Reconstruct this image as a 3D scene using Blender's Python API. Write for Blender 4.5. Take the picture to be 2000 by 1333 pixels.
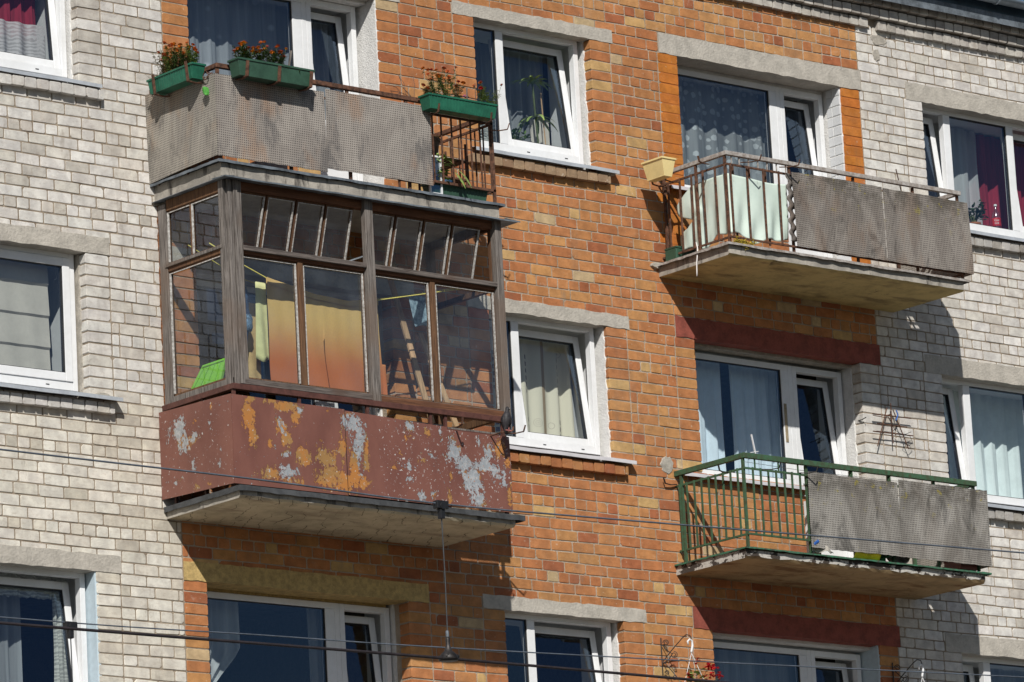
import bpy, math, random
from math import sin, cos, pi, radians
from mathutils import Vector, Matrix, noise as mnoise
random.seed(7)
R = random.Random(11)
for o in list(bpy.data.objects): bpy.data.objects.remove(o, do_unlink=True)
SC = bpy.context.scene
COL = SC.collection
# ------------------------------------------------------------------ camera
cam = bpy.data.objects.new('camera', bpy.data.cameras.new('camera')); COL.objects.link(cam)
cam.data.sensor_width = 36.0; cam.data.lens = 36.0 * 10071.2 / 2000.0
cam.data.clip_start = 0.5; cam.data.clip_end = 5000
_r = Vector((0.76313579, -0.64409302, -0.05261128)); _u = Vector((-0.10543073, -0.20440961, 0.97319118)); _f = Vector((0.6375799, 0.73713017, 0.22389949))
m = Matrix(((_r.x, _u.x, -_f.x, -26.374212), (_r.y, _u.y, -_f.y, -34.979234), (_r.z, _u.z, -_f.z, -10.895533), (0, 0, 0, 1)))
cam.matrix_world = m
SC.camera = cam
# ------------------------------------------------------------------ sky, sun, exposure
SUNV = Vector((0.78, 1.0, -1.02)).normalized()      # direction the light travels
EL = math.asin(-SUNV.z); AZ = math.atan2(-SUNV.x, -SUNV.y)
W = bpy.data.worlds.new('World'); SC.world = W; W.use_nodes = True
nt = W.node_tree; nt.nodes.clear()
sky = nt.nodes.new('ShaderNodeTexSky'); sky.sky_type = 'NISHITA'; sky.sun_disc = False
sky.sun_elevation = EL; sky.sun_rotation = AZ; sky.air_density = 1.0; sky.dust_density = 0.6; sky.ozone_density = 2.0
bg = nt.nodes.new('ShaderNodeBackground'); bg.inputs['Strength'].default_value = 0.05
wo = nt.nodes.new('ShaderNodeOutputWorld')
nt.links.new(sky.outputs[0], bg.inputs[0]); nt.links.new(bg.outputs[0], wo.inputs[0])
sd = bpy.data.lights.new('sun', 'SUN'); sd.energy = 4.3; sd.angle = radians(0.5); sd.color = (1.0, 0.965, 0.905)
so = bpy.data.objects.new('sun', sd); COL.objects.link(so)
so.rotation_euler = SUNV.to_track_quat('-Z', 'Y').to_euler(); so.location = (-20, -30, 20)
SC.view_settings.view_transform = 'Standard'; SC.view_settings.look = 'None'
SC.view_settings.exposure = 0.1; SC.view_settings.gamma = 1; SC.view_settings.use_curve_mapping = False
SC.render.engine = 'CYCLES'
SC.cycles.max_bounces = 6; SC.cycles.transparent_max_bounces = 12; SC.cycles.diffuse_bounces = 3
SC.cycles.caustics_reflective = False; SC.cycles.caustics_refractive = False

# ------------------------------------------------------------------ node helpers
class NT:
    def __init__(s, name):
        s.m = bpy.data.materials.new(name); s.m.use_nodes = True
        s.t = s.m.node_tree; s.t.nodes.clear()
        s.out = s.t.nodes.new('ShaderNodeOutputMaterial'); s._tc = None
    def n(s, typ, **kw):
        nd = s.t.nodes.new(typ)
        for k, v in kw.items(): setattr(nd, k, v)
        return nd
    def put(s, sock, v):
        if isinstance(v, bpy.types.NodeSocket): s.t.links.new(v, sock)
        elif v is not None:
            try: sock.default_value = v
            except Exception: sock.default_value = (*v, 1) if len(v) == 3 else v
    def pos(s, sc=(1, 1, 1), rot=(0, 0, 0)):
        if s._tc is None: s._tc = s.n('ShaderNodeNewGeometry')
        mp = s.n('ShaderNodeMapping'); mp.inputs['Scale'].default_value = sc; mp.inputs['Rotation'].default_value = rot
        s.t.links.new(s._tc.outputs['Position'], mp.inputs[0]); return mp.outputs[0]
    def noise(s, scale=5, detail=4, rough=.55, sc=(1, 1, 1), dist=0.0, col=False):
        nd = s.n('ShaderNodeTexNoise'); s.put(nd.inputs['Vector'], s.pos(sc))
        nd.inputs['Scale'].default_value = scale; nd.inputs['Detail'].default_value = detail
        nd.inputs['Roughness'].default_value = rough; nd.inputs['Distortion'].default_value = dist
        return nd.outputs['Color' if col else 'Fac']
    def math(s, op, a, b=None, c=None, clamp=False):
        nd = s.n('ShaderNodeMath', operation=op, use_clamp=clamp)
        s.put(nd.inputs[0], a)
        if b is not None: s.put(nd.inputs[1], b)
        if c is not None: s.put(nd.inputs[2], c)
        return nd.outputs[0]
    def ramp(s, f, lo, hi):
        nd = s.n('ShaderNodeMapRange'); nd.clamp = True; nd.interpolation_type = 'SMOOTHSTEP'
        s.put(nd.inputs[0], f); nd.inputs[1].default_value = lo; nd.inputs[2].default_value = hi
        return nd.outputs[0]
    def mix(s, f, a, b, mode='MIX'):
        nd = s.n('ShaderNodeMix', data_type='RGBA', blend_type=mode)
        s.put(nd.inputs[0], f)
        for i, v in ((6, a), (7, b)):
            if isinstance(v, bpy.types.NodeSocket): s.t.links.new(v, nd.inputs[i])
            else: nd.inputs[i].default_value = (*v[:3], 1)
        return nd.outputs[2]
    def attr(s, name, fac=False):
        nd = s.n('ShaderNodeAttribute', attribute_name=name); return nd.outputs['Fac' if fac else 'Color']
    def sep(s, v=None):
        nd = s.n('ShaderNodeSeparateXYZ'); s.put(nd.inputs[0], v if v is not None else s.pos()); return nd.outputs
    def bump(s, h, strength=.5, dist=.01):
        nd = s.n('ShaderNodeBump'); nd.inputs['Strength'].default_value = strength; nd.inputs['Distance'].default_value = dist
        s.put(nd.inputs['Height'], h); return nd.outputs[0]
    def bsdf(s, color, rough=.8, normal=None, metal=0.0, spec=.5, **kw):
        b = s.n('ShaderNodeBsdfPrincipled')
        s.put(b.inputs['Base Color'], color if isinstance(color, bpy.types.NodeSocket) else (*color[:3], 1))
        s.put(b.inputs['Roughness'], rough); s.put(b.inputs['Metallic'], metal); s.put(b.inputs['Specular IOR Level'], spec)
        if normal is not None: s.put(b.inputs['Normal'], normal)
        for k, v in kw.items(): s.put(b.inputs[k], v)
        return b.outputs[0]
    def end(s, sh): s.t.links.new(sh, s.out.inputs[0]); return s.m

MAT = {}
def simple(name, c, rough=.6, metal=0.0, var=.25, scale=9, bump=.15, bd=.004, spec=.4, sc=(1, 1, 1), dark=None):
    t = NT(name)
    n1 = t.noise(scale, 5, .6, sc); n2 = t.noise(scale * 6, 3, .6, sc)
    f = t.math('ADD', t.math('MULTIPLY', n1, .7), t.math('MULTIPLY', n2, .3))
    d = dark or tuple(x * (1 - var * 1.6) for x in c)
    l = tuple(min(1, x * (1 + var * .7)) for x in c)
    colr = t.mix(t.ramp(f, .32, .68), d, l)
    MAT[name] = t.end(t.bsdf(colr, rough, t.bump(n2, bump, bd), metal, spec)); return MAT[name]
simple('pvc_white', (.78, .79, .80), .38, var=.05, scale=4, bump=.02, dark=(.72, .725, .725))
simple('pvc_grey', (.66, .67, .68), .4, var=.06, scale=3, bump=.02)  # slightly greyer white for inner boards and reveals
simple('gasket', (.03, .03, .032), .6)
simple('plaster_white', (.70, .69, .67), .9, var=.08, scale=10, bump=.8, bd=.01)
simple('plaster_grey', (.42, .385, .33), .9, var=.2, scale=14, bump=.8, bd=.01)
simple('lintel_concrete', (.46, .425, .37), .9, var=.14, scale=7, bump=.9, bd=.008)
simple('lintel_red', (.27, .07, .048), .8, var=.22, scale=9, bump=.6)
simple('paint_paleblue', (.50, .60, .66), .8, var=.06, scale=20, bump=.5)
simple('lintel_ochre', (.52, .37, .15), .85, var=.22, scale=16, bump=.7, bd=.008)
simple('sill_metal', (.55, .58, .62), .4, metal=.25, var=.12, scale=6)
simple('sill_plastic', (.62, .60, .62), .4, var=.08, scale=4)
simple('zinc', (.17, .195, .22), .55, metal=.2, var=.35, scale=7)
simple('zinc_dark', (.065, .068, .072), .7, metal=.0, var=.3, scale=5)
simple('roof_blue', (.055, .10, .15), .5, var=.25, scale=4)
simple('gutter_grey', (.34, .40, .46), .4, metal=.5, var=.2, scale=4)
simple('rust_brown', (.13, .06, .035), .85, var=.5, scale=30, bump=.6, dark=(.035, .018, .012))
simple('rust_light', (.40, .38, .36), .8, var=.2, scale=25, bump=.5, dark=(.22, .18, .15))
simple('maroon_steel', (.105, .042, .032), .6, var=.25, scale=12)
simple('green_paint', (.036, .098, .052), .7, var=.4, scale=22, bump=.4, dark=(.05, .06, .03))
simple('green_floor', (.035, .15, .08), .8, var=.5, scale=25, bump=.8, dark=(.05, .045, .04))
simple('planter_green', (.018, .125, .075), .45, var=.2, scale=9)
simple('planter_dark', (.035, .085, .055), .5, var=.2, scale=9)
simple('planter_yellow', (.80, .64, .30), .45, var=.06, scale=9)
simple('soil', (.05, .035, .025), .95, scale=60, bump=1, bd=.02)
simple('dark_metal', (.045, .04, .038), .5, metal=.4, var=.4, scale=20)
simple('black_plastic', (.015, .015, .017), .45)
simple('clip_green', (.09, .36, .06), .5)
simple('rod_dark', (.05, .055, .06), .6)
simple('wire_steel', (.11, .13, .16), .6, metal=.1)
simple('wire_copper', (.055, .045, .048), .5, metal=.5)
simple('wood_new', (.56, .36, .20), .7, var=.2, scale=6, sc=(8, 8, .6))
simple('terracotta', (.36, .13, .06), .8)
simple('pot_brown', (.12, .085, .06), .7)
simple('pot_blue', (.025, .075, .16), .5)
simple('plastic_white', (.72, .73, .74), .45, var=.05)
simple('lid_green', (.28, .72, .06), .5, var=.08)
simple('rope_yellow', (.80, .70, .16), .8, var=.15, scale=40)
simple('bag_yellow', (.95, .80, .03), .5, var=.1)
simple('blue_paint', (.03, .12, .42), .5)
simple('basin_grey', (.30, .30, .29), .5)
simple('box_maroon', (.22, .07, .055), .6)
simple('can_green', (.03, .16, .06), .5)
simple('denim', (.035, .075, .15), .9, var=.6, scale=18, bump=.6, dark=(.012, .02, .05))
simple('cloth_yellow', (.62, .44, .20), .9, var=.1, scale=12)
simple('cloth_lime', (.68, .68, .34), .9, var=.08)
simple('cloth_print', (.38, .52, .60), .9, var=.35, scale=30, dark=(.10, .16, .22))
simple('cloth_red', (.24, .014, .035), .9, var=.25, sc=(14, 1, .5), scale=3)
simple('leaf', (.12, .20, .05), .6, var=.45, scale=30)
simple('leaf_light', (.26, .36, .10), .6, var=.35, scale=30)
simple('leaf_dark', (.03, .07, .025), .45, var=.4, scale=30)
simple('leaf_dry', (.28, .24, .11), .8, var=.35, scale=30)
simple('stem', (.10, .13, .05), .8, var=.3, scale=30)
simple('twig', (.14, .09, .07), .9, var=.3, scale=30)
simple('petal_orange', (.80, .24, .012), .7, var=.35, scale=60, dark=(.34, .045, .01))
simple('petal_rust', (.58, .12, .015), .7, var=.4, scale=60, dark=(.16, .015, .01))
simple('petal_yellow', (.78, .38, .02), .7, var=.3, scale=60, dark=(.55, .14, .01))
simple('petal_red', (.62, .012, .02), .7, var=.3, scale=60)
simple('petal_pink', (.70, .25, .48), .7, var=.15, scale=60)
simple('bird_dark', (.030, .027, .030), .6, var=.5, scale=30)
simple('bird_pink', (.50, .18, .16), .6)
simple('bird_white', (.75, .75, .75), .6)
simple('bottle_red', (.55, .02, .03), .45)
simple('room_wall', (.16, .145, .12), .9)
simple('yellow_fibre', (.48, .36, .04), .9, scale=60, var=.5, bump=1)
simple('paper_white', (.75, .72, .70), .8, var=.05)
simple('tape_brown', (.35, .28, .18), .6)

def brick_mat():
    t = NT('brick')
    c = t.attr('Col')
    n1 = t.noise(38, 5, .65); n2 = t.noise(9, 3, .5); n3 = t.noise(150, 2, .5)
    a = t.mix(t.ramp(n2, .3, .75), t.mix(1.0, c, (.80, .78, .76), 'MULTIPLY'), t.mix(1.0, c, (1.10, 1.08, 1.04), 'MULTIPLY'))
    b = t.mix(t.math('MULTIPLY', t.ramp(n1, .58, .74), .45), a, t.mix(.5, a, (.30, .24, .18)))
    d = t.mix(t.math('MULTIPLY', t.ramp(t.noise(5, 4, .7, (1, 1, .35)), .60, .72), .4), b, (.23, .185, .14))
    e = t.mix(t.math('MULTIPLY', t.ramp(t.noise(2.3, 5, .7), .55, .75), .22), d, (.33, .27, .2))
    e = t.mix(t.math('MULTIPLY', t.ramp(t.noise(26, 2, .5), .68, .72), .55), e, t.mix(.6, e, (.7, .62, .5)))
    e = t.mix(t.math('MULTIPLY', t.ramp(t.noise(1.1, 6, .75, (1, 1, .6), .5), .50, .70), .30), e, t.mix(.55, e, (.20, .155, .12)))
    e = t.mix(t.math('MULTIPLY', t.ramp(t.noise(17, 4, .6, (1, 1, 2.2)), .50, .66), .30), e, t.mix(1.0, e, (.70, .62, .58), 'MULTIPLY'))
    e = t.mix(t.math('MULTIPLY', t.ramp(t.noise(1.5, 6, .7, (3.2, 3.2, .4), .3), .54, .70), .32), e, t.mix(.6, e, (.16, .13, .10)))
    e = t.mix(t.math('MULTIPLY', t.ramp(t.noise(55, 4, .7), .57, .66), .35), e, t.mix(1.0, e, (.60, .54, .50), 'MULTIPLY'))
    e = t.mix(t.math('MULTIPLY', t.ramp(t.noise(4.5, 6, .75, (1, 1, 1.6)), .60, .68), .30), e, t.mix(.7, e, (.62, .56, .48)))
    h = t.math('ADD', n1, t.math('MULTIPLY', n3, .5))
    MAT['brick'] = t.end(t.bsdf(e, .9, t.bump(h, .75, .005), 0, .2))
brick_mat()
def mortar_mat():
    t = NT('mortar')
    n1 = t.noise(60, 5, .65); n2 = t.noise(3, 4, .6)
    gx = t.sep()[0]; gry = t.math('MULTIPLY', t.ramp(gx, -.01, .01), t.ramp(gx, 8.62, 8.60))
    c = t.mix(t.ramp(n2, .35, .65), t.mix(gry, (.25, .20, .15), (.32, .255, .19)), t.mix(gry, (.37, .305, .235), (.46, .38, .30)))
    c = t.mix(t.ramp(n1, .56, .78), c, (.20, .16, .125))
    MAT['mortar'] = t.end(t.bsdf(c, .95, t.bump(n1, 1.0, .012), 0, .1))
mortar_mat()
def wood_mat(name, a, b, c):
    t = NT(name)
    g = t.noise(5, 6, .7, (16, 16, .7), .6); g2 = t.noise(30, 3, .6, (6, 6, .4)); k = t.noise(1.6, 2, .5)
    col = t.mix(t.ramp(g, .35, .62), a, b); col = t.mix(t.math('MULTIPLY', t.ramp(k, .5, .68), .8), col, c)
    col = t.mix(t.math('MULTIPLY', t.ramp(g2, .6, .75), .6), col, (.03, .025, .02))
    MAT[name] = t.end(t.bsdf(col, .85, t.bump(g, .6, .006), 0, .2))
wood_mat('wood_grey', (.07, .060, .053), (.23, .205, .187), (.16, .12, .095))
wood_mat('wood_brown', (.075, .042, .026), (.18, .095, .05), (.10, .05, .03))
def woodh_mat(name, a, b, c, axis):
    t = NT(name)
    sc = (.7, 16, 16) if axis == 'x' else (16, .7, 16)
    g = t.noise(5, 6, .7, sc, .6); k = t.noise(1.6, 2, .5)
    col = t.mix(t.ramp(g, .35, .62), a, b); col = t.mix(t.math('MULTIPLY', t.ramp(k, .5, .68), .8), col, c)
    MAT[name] = t.end(t.bsdf(col, .85, t.bump(g, .6, .006), 0, .2))
woodh_mat('wood_grey_h', (.06, .05, .045), (.17, .145, .13), (.10, .065, .05), 'x')
woodh_mat('wood_brown_h', (.085, .04, .024), (.19, .085, .045), (.11, .05, .03), 'x')
def concrete_slab(name, base, dark, stain, edge=None, cracks=False):
    t = NT(name)
    n = t.noise(4, 7, .68); n2 = t.noise(1.6, 5, .65, (1, 3.0, 1)); n3 = t.noise(45, 3, .6)
    nz = t.sep(t.n('ShaderNodeNewGeometry').outputs['Normal'])[2]
    under = t.math('LESS_THAN', nz, -.5)
    side = t.mix(t.ramp(n, .35, .7), (.27, .25, .22), (.47, .43, .37))
    side = t.mix(t.ramp(t.noise(7, 5, .7, (1, 1, .25)), .52, .66), side, (.10, .09, .08))
    if edge:      # dark exposed edge with remains of pale paint
        side = t.mix(t.ramp(t.noise(5, 7, .72, (1, 1, 1.3)), .49, .51), (.055, .045, .038), (.48, .46, .42))
        side = t.mix(t.math('MULTIPLY', t.ramp(n3, .55, .65), .5), side, (.10, .08, .07))
    bot = t.mix(t.ramp(n, .42, .66), base, tuple(x * .72 for x in base))
    bot = t.mix(t.math('MULTIPLY', t.ramp(n2, .50, .68), .8), bot, stain)
    bot = t.mix(t.math('MULTIPLY', t.ramp(t.noise(9, 8, .75, (1, .35, 1), 1.5), .60, .66), .85), bot, dark)
    if cracks:
        w = t.n('ShaderNodeTexWave', wave_type='BANDS', bands_direction='X'); t.put(w.inputs['Vector'], t.pos((1, 1, 1), (0, 0, radians(28)))); w.inputs['Scale'].default_value = 1.15; w.inputs['Distortion'].default_value = 3.5; w.inputs['Detail'].default_value = 5; w.inputs['Detail Scale'].default_value = 2.2
        cr = t.math('MULTIPLY', t.ramp(t.math('ABSOLUTE', t.math('SUBTRACT', w.outputs['Fac'], .5)), .055, .02), t.ramp(t.noise(3.2, 5, .7), .46, .53))
        bot = t.mix(t.math('MULTIPLY', cr, .85), bot, (.035, .027, .02))
    c = t.mix(under, side, bot)
    MAT[name] = t.end(t.bsdf(c, .9, t.bump(t.math('ADD', n, t.math('MULTIPLY', n3, .3)), .8, .012), 0, .2))
concrete_slab('slab_a', (.46, .37, .24), (.06, .045, .035), (.22, .17, .11))
concrete_slab('slab_b', (.54, .46, .32), (.05, .04, .03), (.30, .24, .17), cracks=True)
concrete_slab('slab_c', (.56, .43, .19), (.07, .05, .035), (.22, .16, .08))
concrete_slab('slab_d', (.36, .25, .13), (.035, .022, .015), (.15, .07, .028), edge=True)

def perf_mat(name, light, mid, dark, warm, moss=0.0, axis='x', wk=.5):
    """weathered board pressed with a grid of small square dimples"""
    t = NT(name); P = t.sep(); h = P[0] if axis == 'x' else P[1]
    def cell(v, p, w):
        fr = t.math('FRACT', t.math('DIVIDE', t.math('ADD', v, 50.0), p))
        return t.ramp(t.math('ABSOLUTE', t.math('SUBTRACT', fr, .5)), w + .08, w - .08)
    dots = t.math('MULTIPLY', cell(h, .0205, .22), cell(P[2], .0205, .20))
    st = t.noise(2.4, 7, .68, (1.5, 1.5, .75), .6); st2 = t.noise(1.7, 4, .6, (1.5, 1.5, .8)); n3 = t.noise(70, 2, .5)
    c = t.mix(t.ramp(st, .36, .62), mid, light)
    c = t.mix(t.math('MULTIPLY', t.ramp(t.noise(2.6, 7, .74, (1.6, 1.6, .6), .5), .50, .66), .8), c, dark)
    c = t.mix(t.math('MULTIPLY', t.ramp(st2, .50, .66), wk), c, warm)
    if moss:
        top = t.ramp(P[2], moss - .30, moss + .02)
        c = t.mix(t.math('MULTIPLY', t.math('MULTIPLY', t.ramp(t.noise(6, 5, .7), .42, .58), top), .7), c, (.075, .065, .05))
        c = t.mix(t.math('MULTIPLY', t.math('MULTIPLY', t.ramp(t.noise(9, 4, .6), .60, .66), t.ramp(P[2], moss - .45, moss - .05)), .75), c, (.30, .25, .05))
    c = t.mix(t.math('MULTIPLY', dots, .9), c, (.035, .032, .03))  # dimples darkened in the colour, standing for the shade inside them
    hgt = t.math('SUBTRACT', t.math('MULTIPLY', n3, .3), dots)
    MAT[name] = t.end(t.bsdf(c, .8, t.bump(hgt, .7, .004), 0, .3))
perf_mat('perf_a', (.36, .325, .29), (.27, .24, .215), (.14, .13, .125), (.33, .20, .125), wk=.6)
perf_mat('perf_a_side', (.36, .33, .285), (.27, .245, .215), (.13, .12, .11), (.32, .21, .13), axis='y')
perf_mat('perf_c', (.30, .27, .24), (.20, .175, .155), (.075, .065, .058), (.24, .16, .11), moss=1.45, wk=.4)
perf_mat('perf_d', (.34, .32, .29), (.20, .185, .165), (.07, .066, .06), (.17, .14, .115), moss=-1.44, wk=.3)

def peel_mat():
    t = NT('peeling_maroon')
    a = t.attr('Peel'); sp = t.sep(a)
    n = t.math('ADD', t.math('MULTIPLY', t.noise(9, 5, .7, (1.15, 1, .75), .5), .5), t.math('MULTIPLY', t.noise(34, 6, .7, (1, 1, .8), .4), .5)); n2 = t.noise(60, 3, .6); nf = t.noise(30, 5, .7)
    def field(v, k): return t.math('ADD', v, t.math('MULTIPLY', t.math('SUBTRACT', n, .5), k))
    base = t.mix(t.ramp(t.noise(3, 5, .6, (1, 1, .5)), .3, .7), (.160, .064, .049), (.215, .090, .067))
    base = t.mix(t.math('MULTIPLY', t.ramp(nf, .62, .72), .35), base, (.09, .035, .03))
    ring = t.math('MULTIPLY', sp[0], t.ramp(t.noise(5, 4, .6), .46, .58))
    org = t.ramp(field(t.math('MAXIMUM', sp[1], t.math('MULTIPLY', ring, 1.25)), 3.4), .42, .44)
    slv = t.ramp(field(sp[0], 3.8), .47, .49)
    spk = t.ramp(t.math('ADD', nf, t.math('MULTIPLY', sp[2], .16)), .735, .75)
    oc = t.mix(t.ramp(t.noise(4, 5, .6), .4, .6), (.43, .18, .048), (.32, .18, .065))
    oc = t.mix(t.ramp(nf, .60, .66), oc, (.55, .50, .46))
    sc_ = t.mix(t.ramp(nf, .45, .62), (.36, .38, .40), (.50, .51, .52)); sc_ = t.mix(t.ramp(n2, .60, .68), sc_, (.50, .20, .10))
    c = t.mix(org, base, oc); c = t.mix(slv, c, sc_); c = t.mix(spk, c, (.55, .52, .50))
    edge = t.math('ADD', t.math('ADD', org, slv), t.math('MULTIPLY', n2, .12))
    b = t.bsdf(c, t.mix(slv, (.5,) * 3, (.42,) * 3), t.bump(edge, .9, -.004), t.math('MULTIPLY', slv, .25), .4)
    MAT['peeling_maroon'] = t.end(b)
peel_mat()

def glass(name, tint=(.45, .62, 1.0), k=2.6, through=.88, dirt=0.0):
    t = NT(name)
    lw = t.n('ShaderNodeLayerWeight'); lw.inputs['Blend'].default_value = .5        # facing term: the same from both sides of the pane
    f = t.math('MULTIPLY', t.math('ADD', t.math('MULTIPLY', t.math('POWER', lw.outputs['Facing'], 5.0), .96), .04), k, clamp=True)
    tr = t.n('ShaderNodeBsdfTransparent'); tr.inputs[0].default_value = (through * .96, through, through, 1)
    gl = t.n('ShaderNodeBsdfGlossy'); gl.inputs['Roughness'].default_value = 0.012; gl.inputs[0].default_value = (*tint, 1)
    nz = t.noise(1.1, 2, .5); t.put(gl.inputs['Normal'], t.bump(nz, .012, .02))
    mx = t.n('ShaderNodeMixShader'); t.put(mx.inputs[0], f); t.t.links.new(tr.outputs[0], mx.inputs[1]); t.t.links.new(gl.outputs[0], mx.inputs[2])
    sh = mx.outputs[0]
    if dirt:
        df = t.n('ShaderNodeBsdfDiffuse'); df.inputs[0].default_value = (.30, .34, .40, 1)
        m2 = t.n('ShaderNodeMixShader'); t.put(m2.inputs[0], t.math('MULTIPLY', t.ramp(t.noise(2.5, 5, .6), .3, .8), dirt))
        t.t.links.new(sh, m2.inputs[1]); t.t.links.new(df.outputs[0], m2.inputs[2]); sh = m2.outputs[0]
    MAT[name] = t.end(sh)
glass('glass', k=2.8, tint=(.5, .70, 1.0), through=.93); glass('glass_old', tint=(.7, .8, 1.0), k=2.2, through=.90, dirt=.10)

def sheer(name, col, opacity, pattern=None, trans=.3):
    t = NT(name); P = t.sep()
    fold = t.noise(3, 3, .5, (5, 1, .2))
    op = t.math('ADD', t.math('MULTIPLY', fold, .35), opacity - .17)
    c = t.mix(t.ramp(fold, .3, .7), tuple(x * .8 for x in col), col)  # fold shading put into the colour as lighter and darker upright streaks
    if pattern == 'flowers':
        v = t.n('ShaderNodeTexVoronoi'); t.put(v.inputs['Vector'], t.pos((1, 0, 1))); v.inputs['Scale'].default_value = 11.5; v.inputs['Randomness'].default_value = .55
        nn = t.math('MULTIPLY', t.noise(30, 2, .5), .25)
        d = t.math('ADD', v.outputs['Distance'], nn)
        ring = t.math('MULTIPLY', t.ramp(d, .50, .44), t.ramp(d, .14, .20))
        op = t.math('ADD', op, t.math('MULTIPLY', ring, .40), clamp=True)
    if pattern == 'dots':
        v = t.n('ShaderNodeTexVoronoi'); t.put(v.inputs['Vector'], t.pos((1, 0, 1))); v.inputs['Scale'].default_value = 6; v.inputs['Randomness'].default_value = .8
        op = t.math('ADD', op, t.math('MULTIPLY', t.ramp(v.outputs['Distance'], .26, .10), .28), clamp=True)
    if pattern == 'lace':
        w = t.n('ShaderNodeTexWave', wave_type='RINGS'); t.put(w.inputs['Vector'], t.pos((1, 0, 1))); w.inputs['Scale'].default_value = 9; w.inputs['Distortion'].default_value = 9
        op = t.math('ADD', op, t.math('MULTIPLY', t.ramp(w.outputs['Fac'], .45, .6), .4), clamp=True)
    tr = t.n('ShaderNodeBsdfTransparent')
    df = t.n('ShaderNodeBsdfDiffuse'); t.put(df.inputs[0], c)
    tl = t.n('ShaderNodeBsdfTranslucent'); t.put(tl.inputs[0], c)
    m1 = t.n('ShaderNodeMixShader'); m1.inputs[0].default_value = trans; t.t.links.new(df.outputs[0], m1.inputs[1]); t.t.links.new(tl.outputs[0], m1.inputs[2])
    m2 = t.n('ShaderNodeMixShader'); t.put(m2.inputs[0], op); t.t.links.new(tr.outputs[0], m2.inputs[1]); t.t.links.new(m1.outputs[0], m2.inputs[2])
    MAT[name] = t.end(m2.outputs[0])
sheer('sheer_flower', (.74, .80, .84), .42, 'flowers')
sheer('sheer_dots', (.74, .80, .88), .46, 'dots')
sheer('sheer_plain', (.78, .83, .86), .68)
sheer('sheer_thin', (.76, .82, .88), .42)
sheer('lace_dense', (.72, .74, .70), .55, 'lace')
sheer('lace_white', (.70, .68, .70), .70, 'lace')
simple('curtain_pale', (.72, .80, .80), .9, var=.06, scale=4)
simple('curtain_blue', (.66, .77, .86), .9, var=.06, scale=4)
simple('blind_beige', (.50, .47, .42), .9, var=.06, scale=5)
def printed_curtain():
    t = NT('curtain_print'); P = t.sep()
    x = P[0]; z = P[2]
    fr = t.math('FRACT', t.math('MULTIPLY', t.math('ADD', x, 20.0), 2.6))
    st = t.math('MULTIPLY', t.ramp(fr, .10, .13), t.ramp(fr, .26, .23))
    sq = t.math('MULTIPLY', t.math('MULTIPLY', t.ramp(fr, .60, .61), t.ramp(fr, .70, .69)), t.math('LESS_THAN', t.math('FRACT', t.math('MULTIPLY', t.math('ADD', z, 20), 15)), .62))
    band = t.ramp(t.math('FRACT', t.math('MULTIPLY', t.math('ADD', z, 20.2), 1.6)), .35, .4)
    sq = t.math('MULTIPLY', sq, band)
    c = t.mix(st, (.66, .62, .50), (.36, .27, .17)); c = t.mix(sq, c, (.17, .13, .13))
    v = t.n('ShaderNodeTexVoronoi'); t.put(v.inputs['Vector'], t.pos((1, 0, 1))); v.inputs['Scale'].default_value = 4.2; v.inputs['Randomness'].default_value = .7
    d = v.outputs['Distance']
    rg = t.ramp(t.math('SINE', t.math('MULTIPLY', d, 85)), .55, .9); rg = t.math('MULTIPLY', rg, t.ramp(d, .24, .20))
    c = t.mix(t.math('MULTIPLY', rg, .5), c, (.30, .25, .22))
    MAT['curtain_print'] = t.end(t.bsdf(c, .9, None, 0, .1))
printed_curtain()
def towel_mat():
    t = NT('towel'); z = t.sep()[2]
    f = t.ramp(t.math('ADD', z, t.math('MULTIPLY', t.noise(6, 3, .5), .10)), -.95, -.40)
    c = t.mix(f, (.58, .185, .065), (.74, .52, .19))
    c = t.mix(t.math('MULTIPLY', t.noise(90, 2, .5), .25), c, (.3, .1, .05))
    MAT['towel'] = t.end(t.bsdf(c, .95, t.bump(t.noise(60, 3, .6), .3, .004), 0, .1))
towel_mat()
def tarp_mat():
    t = NT('tarp'); n = t.noise(4, 6, .65); n2 = t.noise(7, 5, .7, (2, 2, .8))
    c = t.mix(t.ramp(n, .3, .7), (.54, .65, .58), (.63, .73, .66))
    c = t.mix(t.math('MULTIPLY', t.ramp(n2, .60, .76), .7), c, (.19, .22, .20))
    MAT['tarp'] = t.end(t.bsdf(c, .5, t.bump(n, .3, .01), 0, .3))
tarp_mat()
def ground_mat():
    t = NT('ground'); n = t.noise(.35, 6, .6); n2 = t.noise(30, 4, .6)
    c = t.mix(t.ramp(n, .4, .6), (.11, .105, .095), (.15, .14, .125)); c = t.mix(t.math('MULTIPLY', n2, .4), c, (.08, .078, .075))
    MAT['ground'] = t.end(t.bsdf(c, .95, t.bump(n2, .5, .01)))
ground_mat()
t = NT('asphalt'); MAT['asphalt'] = t.end(t.bsdf(t.mix(t.noise(40, 4, .6), (.035, .035, .036), (.07, .07, .07)), .9))
def far_brick():
    t = NT('far_brick'); b = t.n('ShaderNodeTexBrick'); t.put(b.inputs['Vector'], t.pos((1, 1, 1), (radians(90), 0, 0)))
    b.inputs['Scale'].default_value = 1; b.inputs['Brick Width'].default_value = .26; b.inputs['Row Height'].default_value = .1; b.inputs['Mortar Size'].default_value = .006
    b.inputs['Color1'].default_value = (.56, .52, .46, 1); b.inputs['Color2'].default_value = (.50, .46, .41, 1); b.inputs['Mortar'].default_value = (.33, .28, .22, 1)
    MAT['far_brick'] = t.end(t.bsdf(b.outputs[0], .9))
far_brick()

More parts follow.
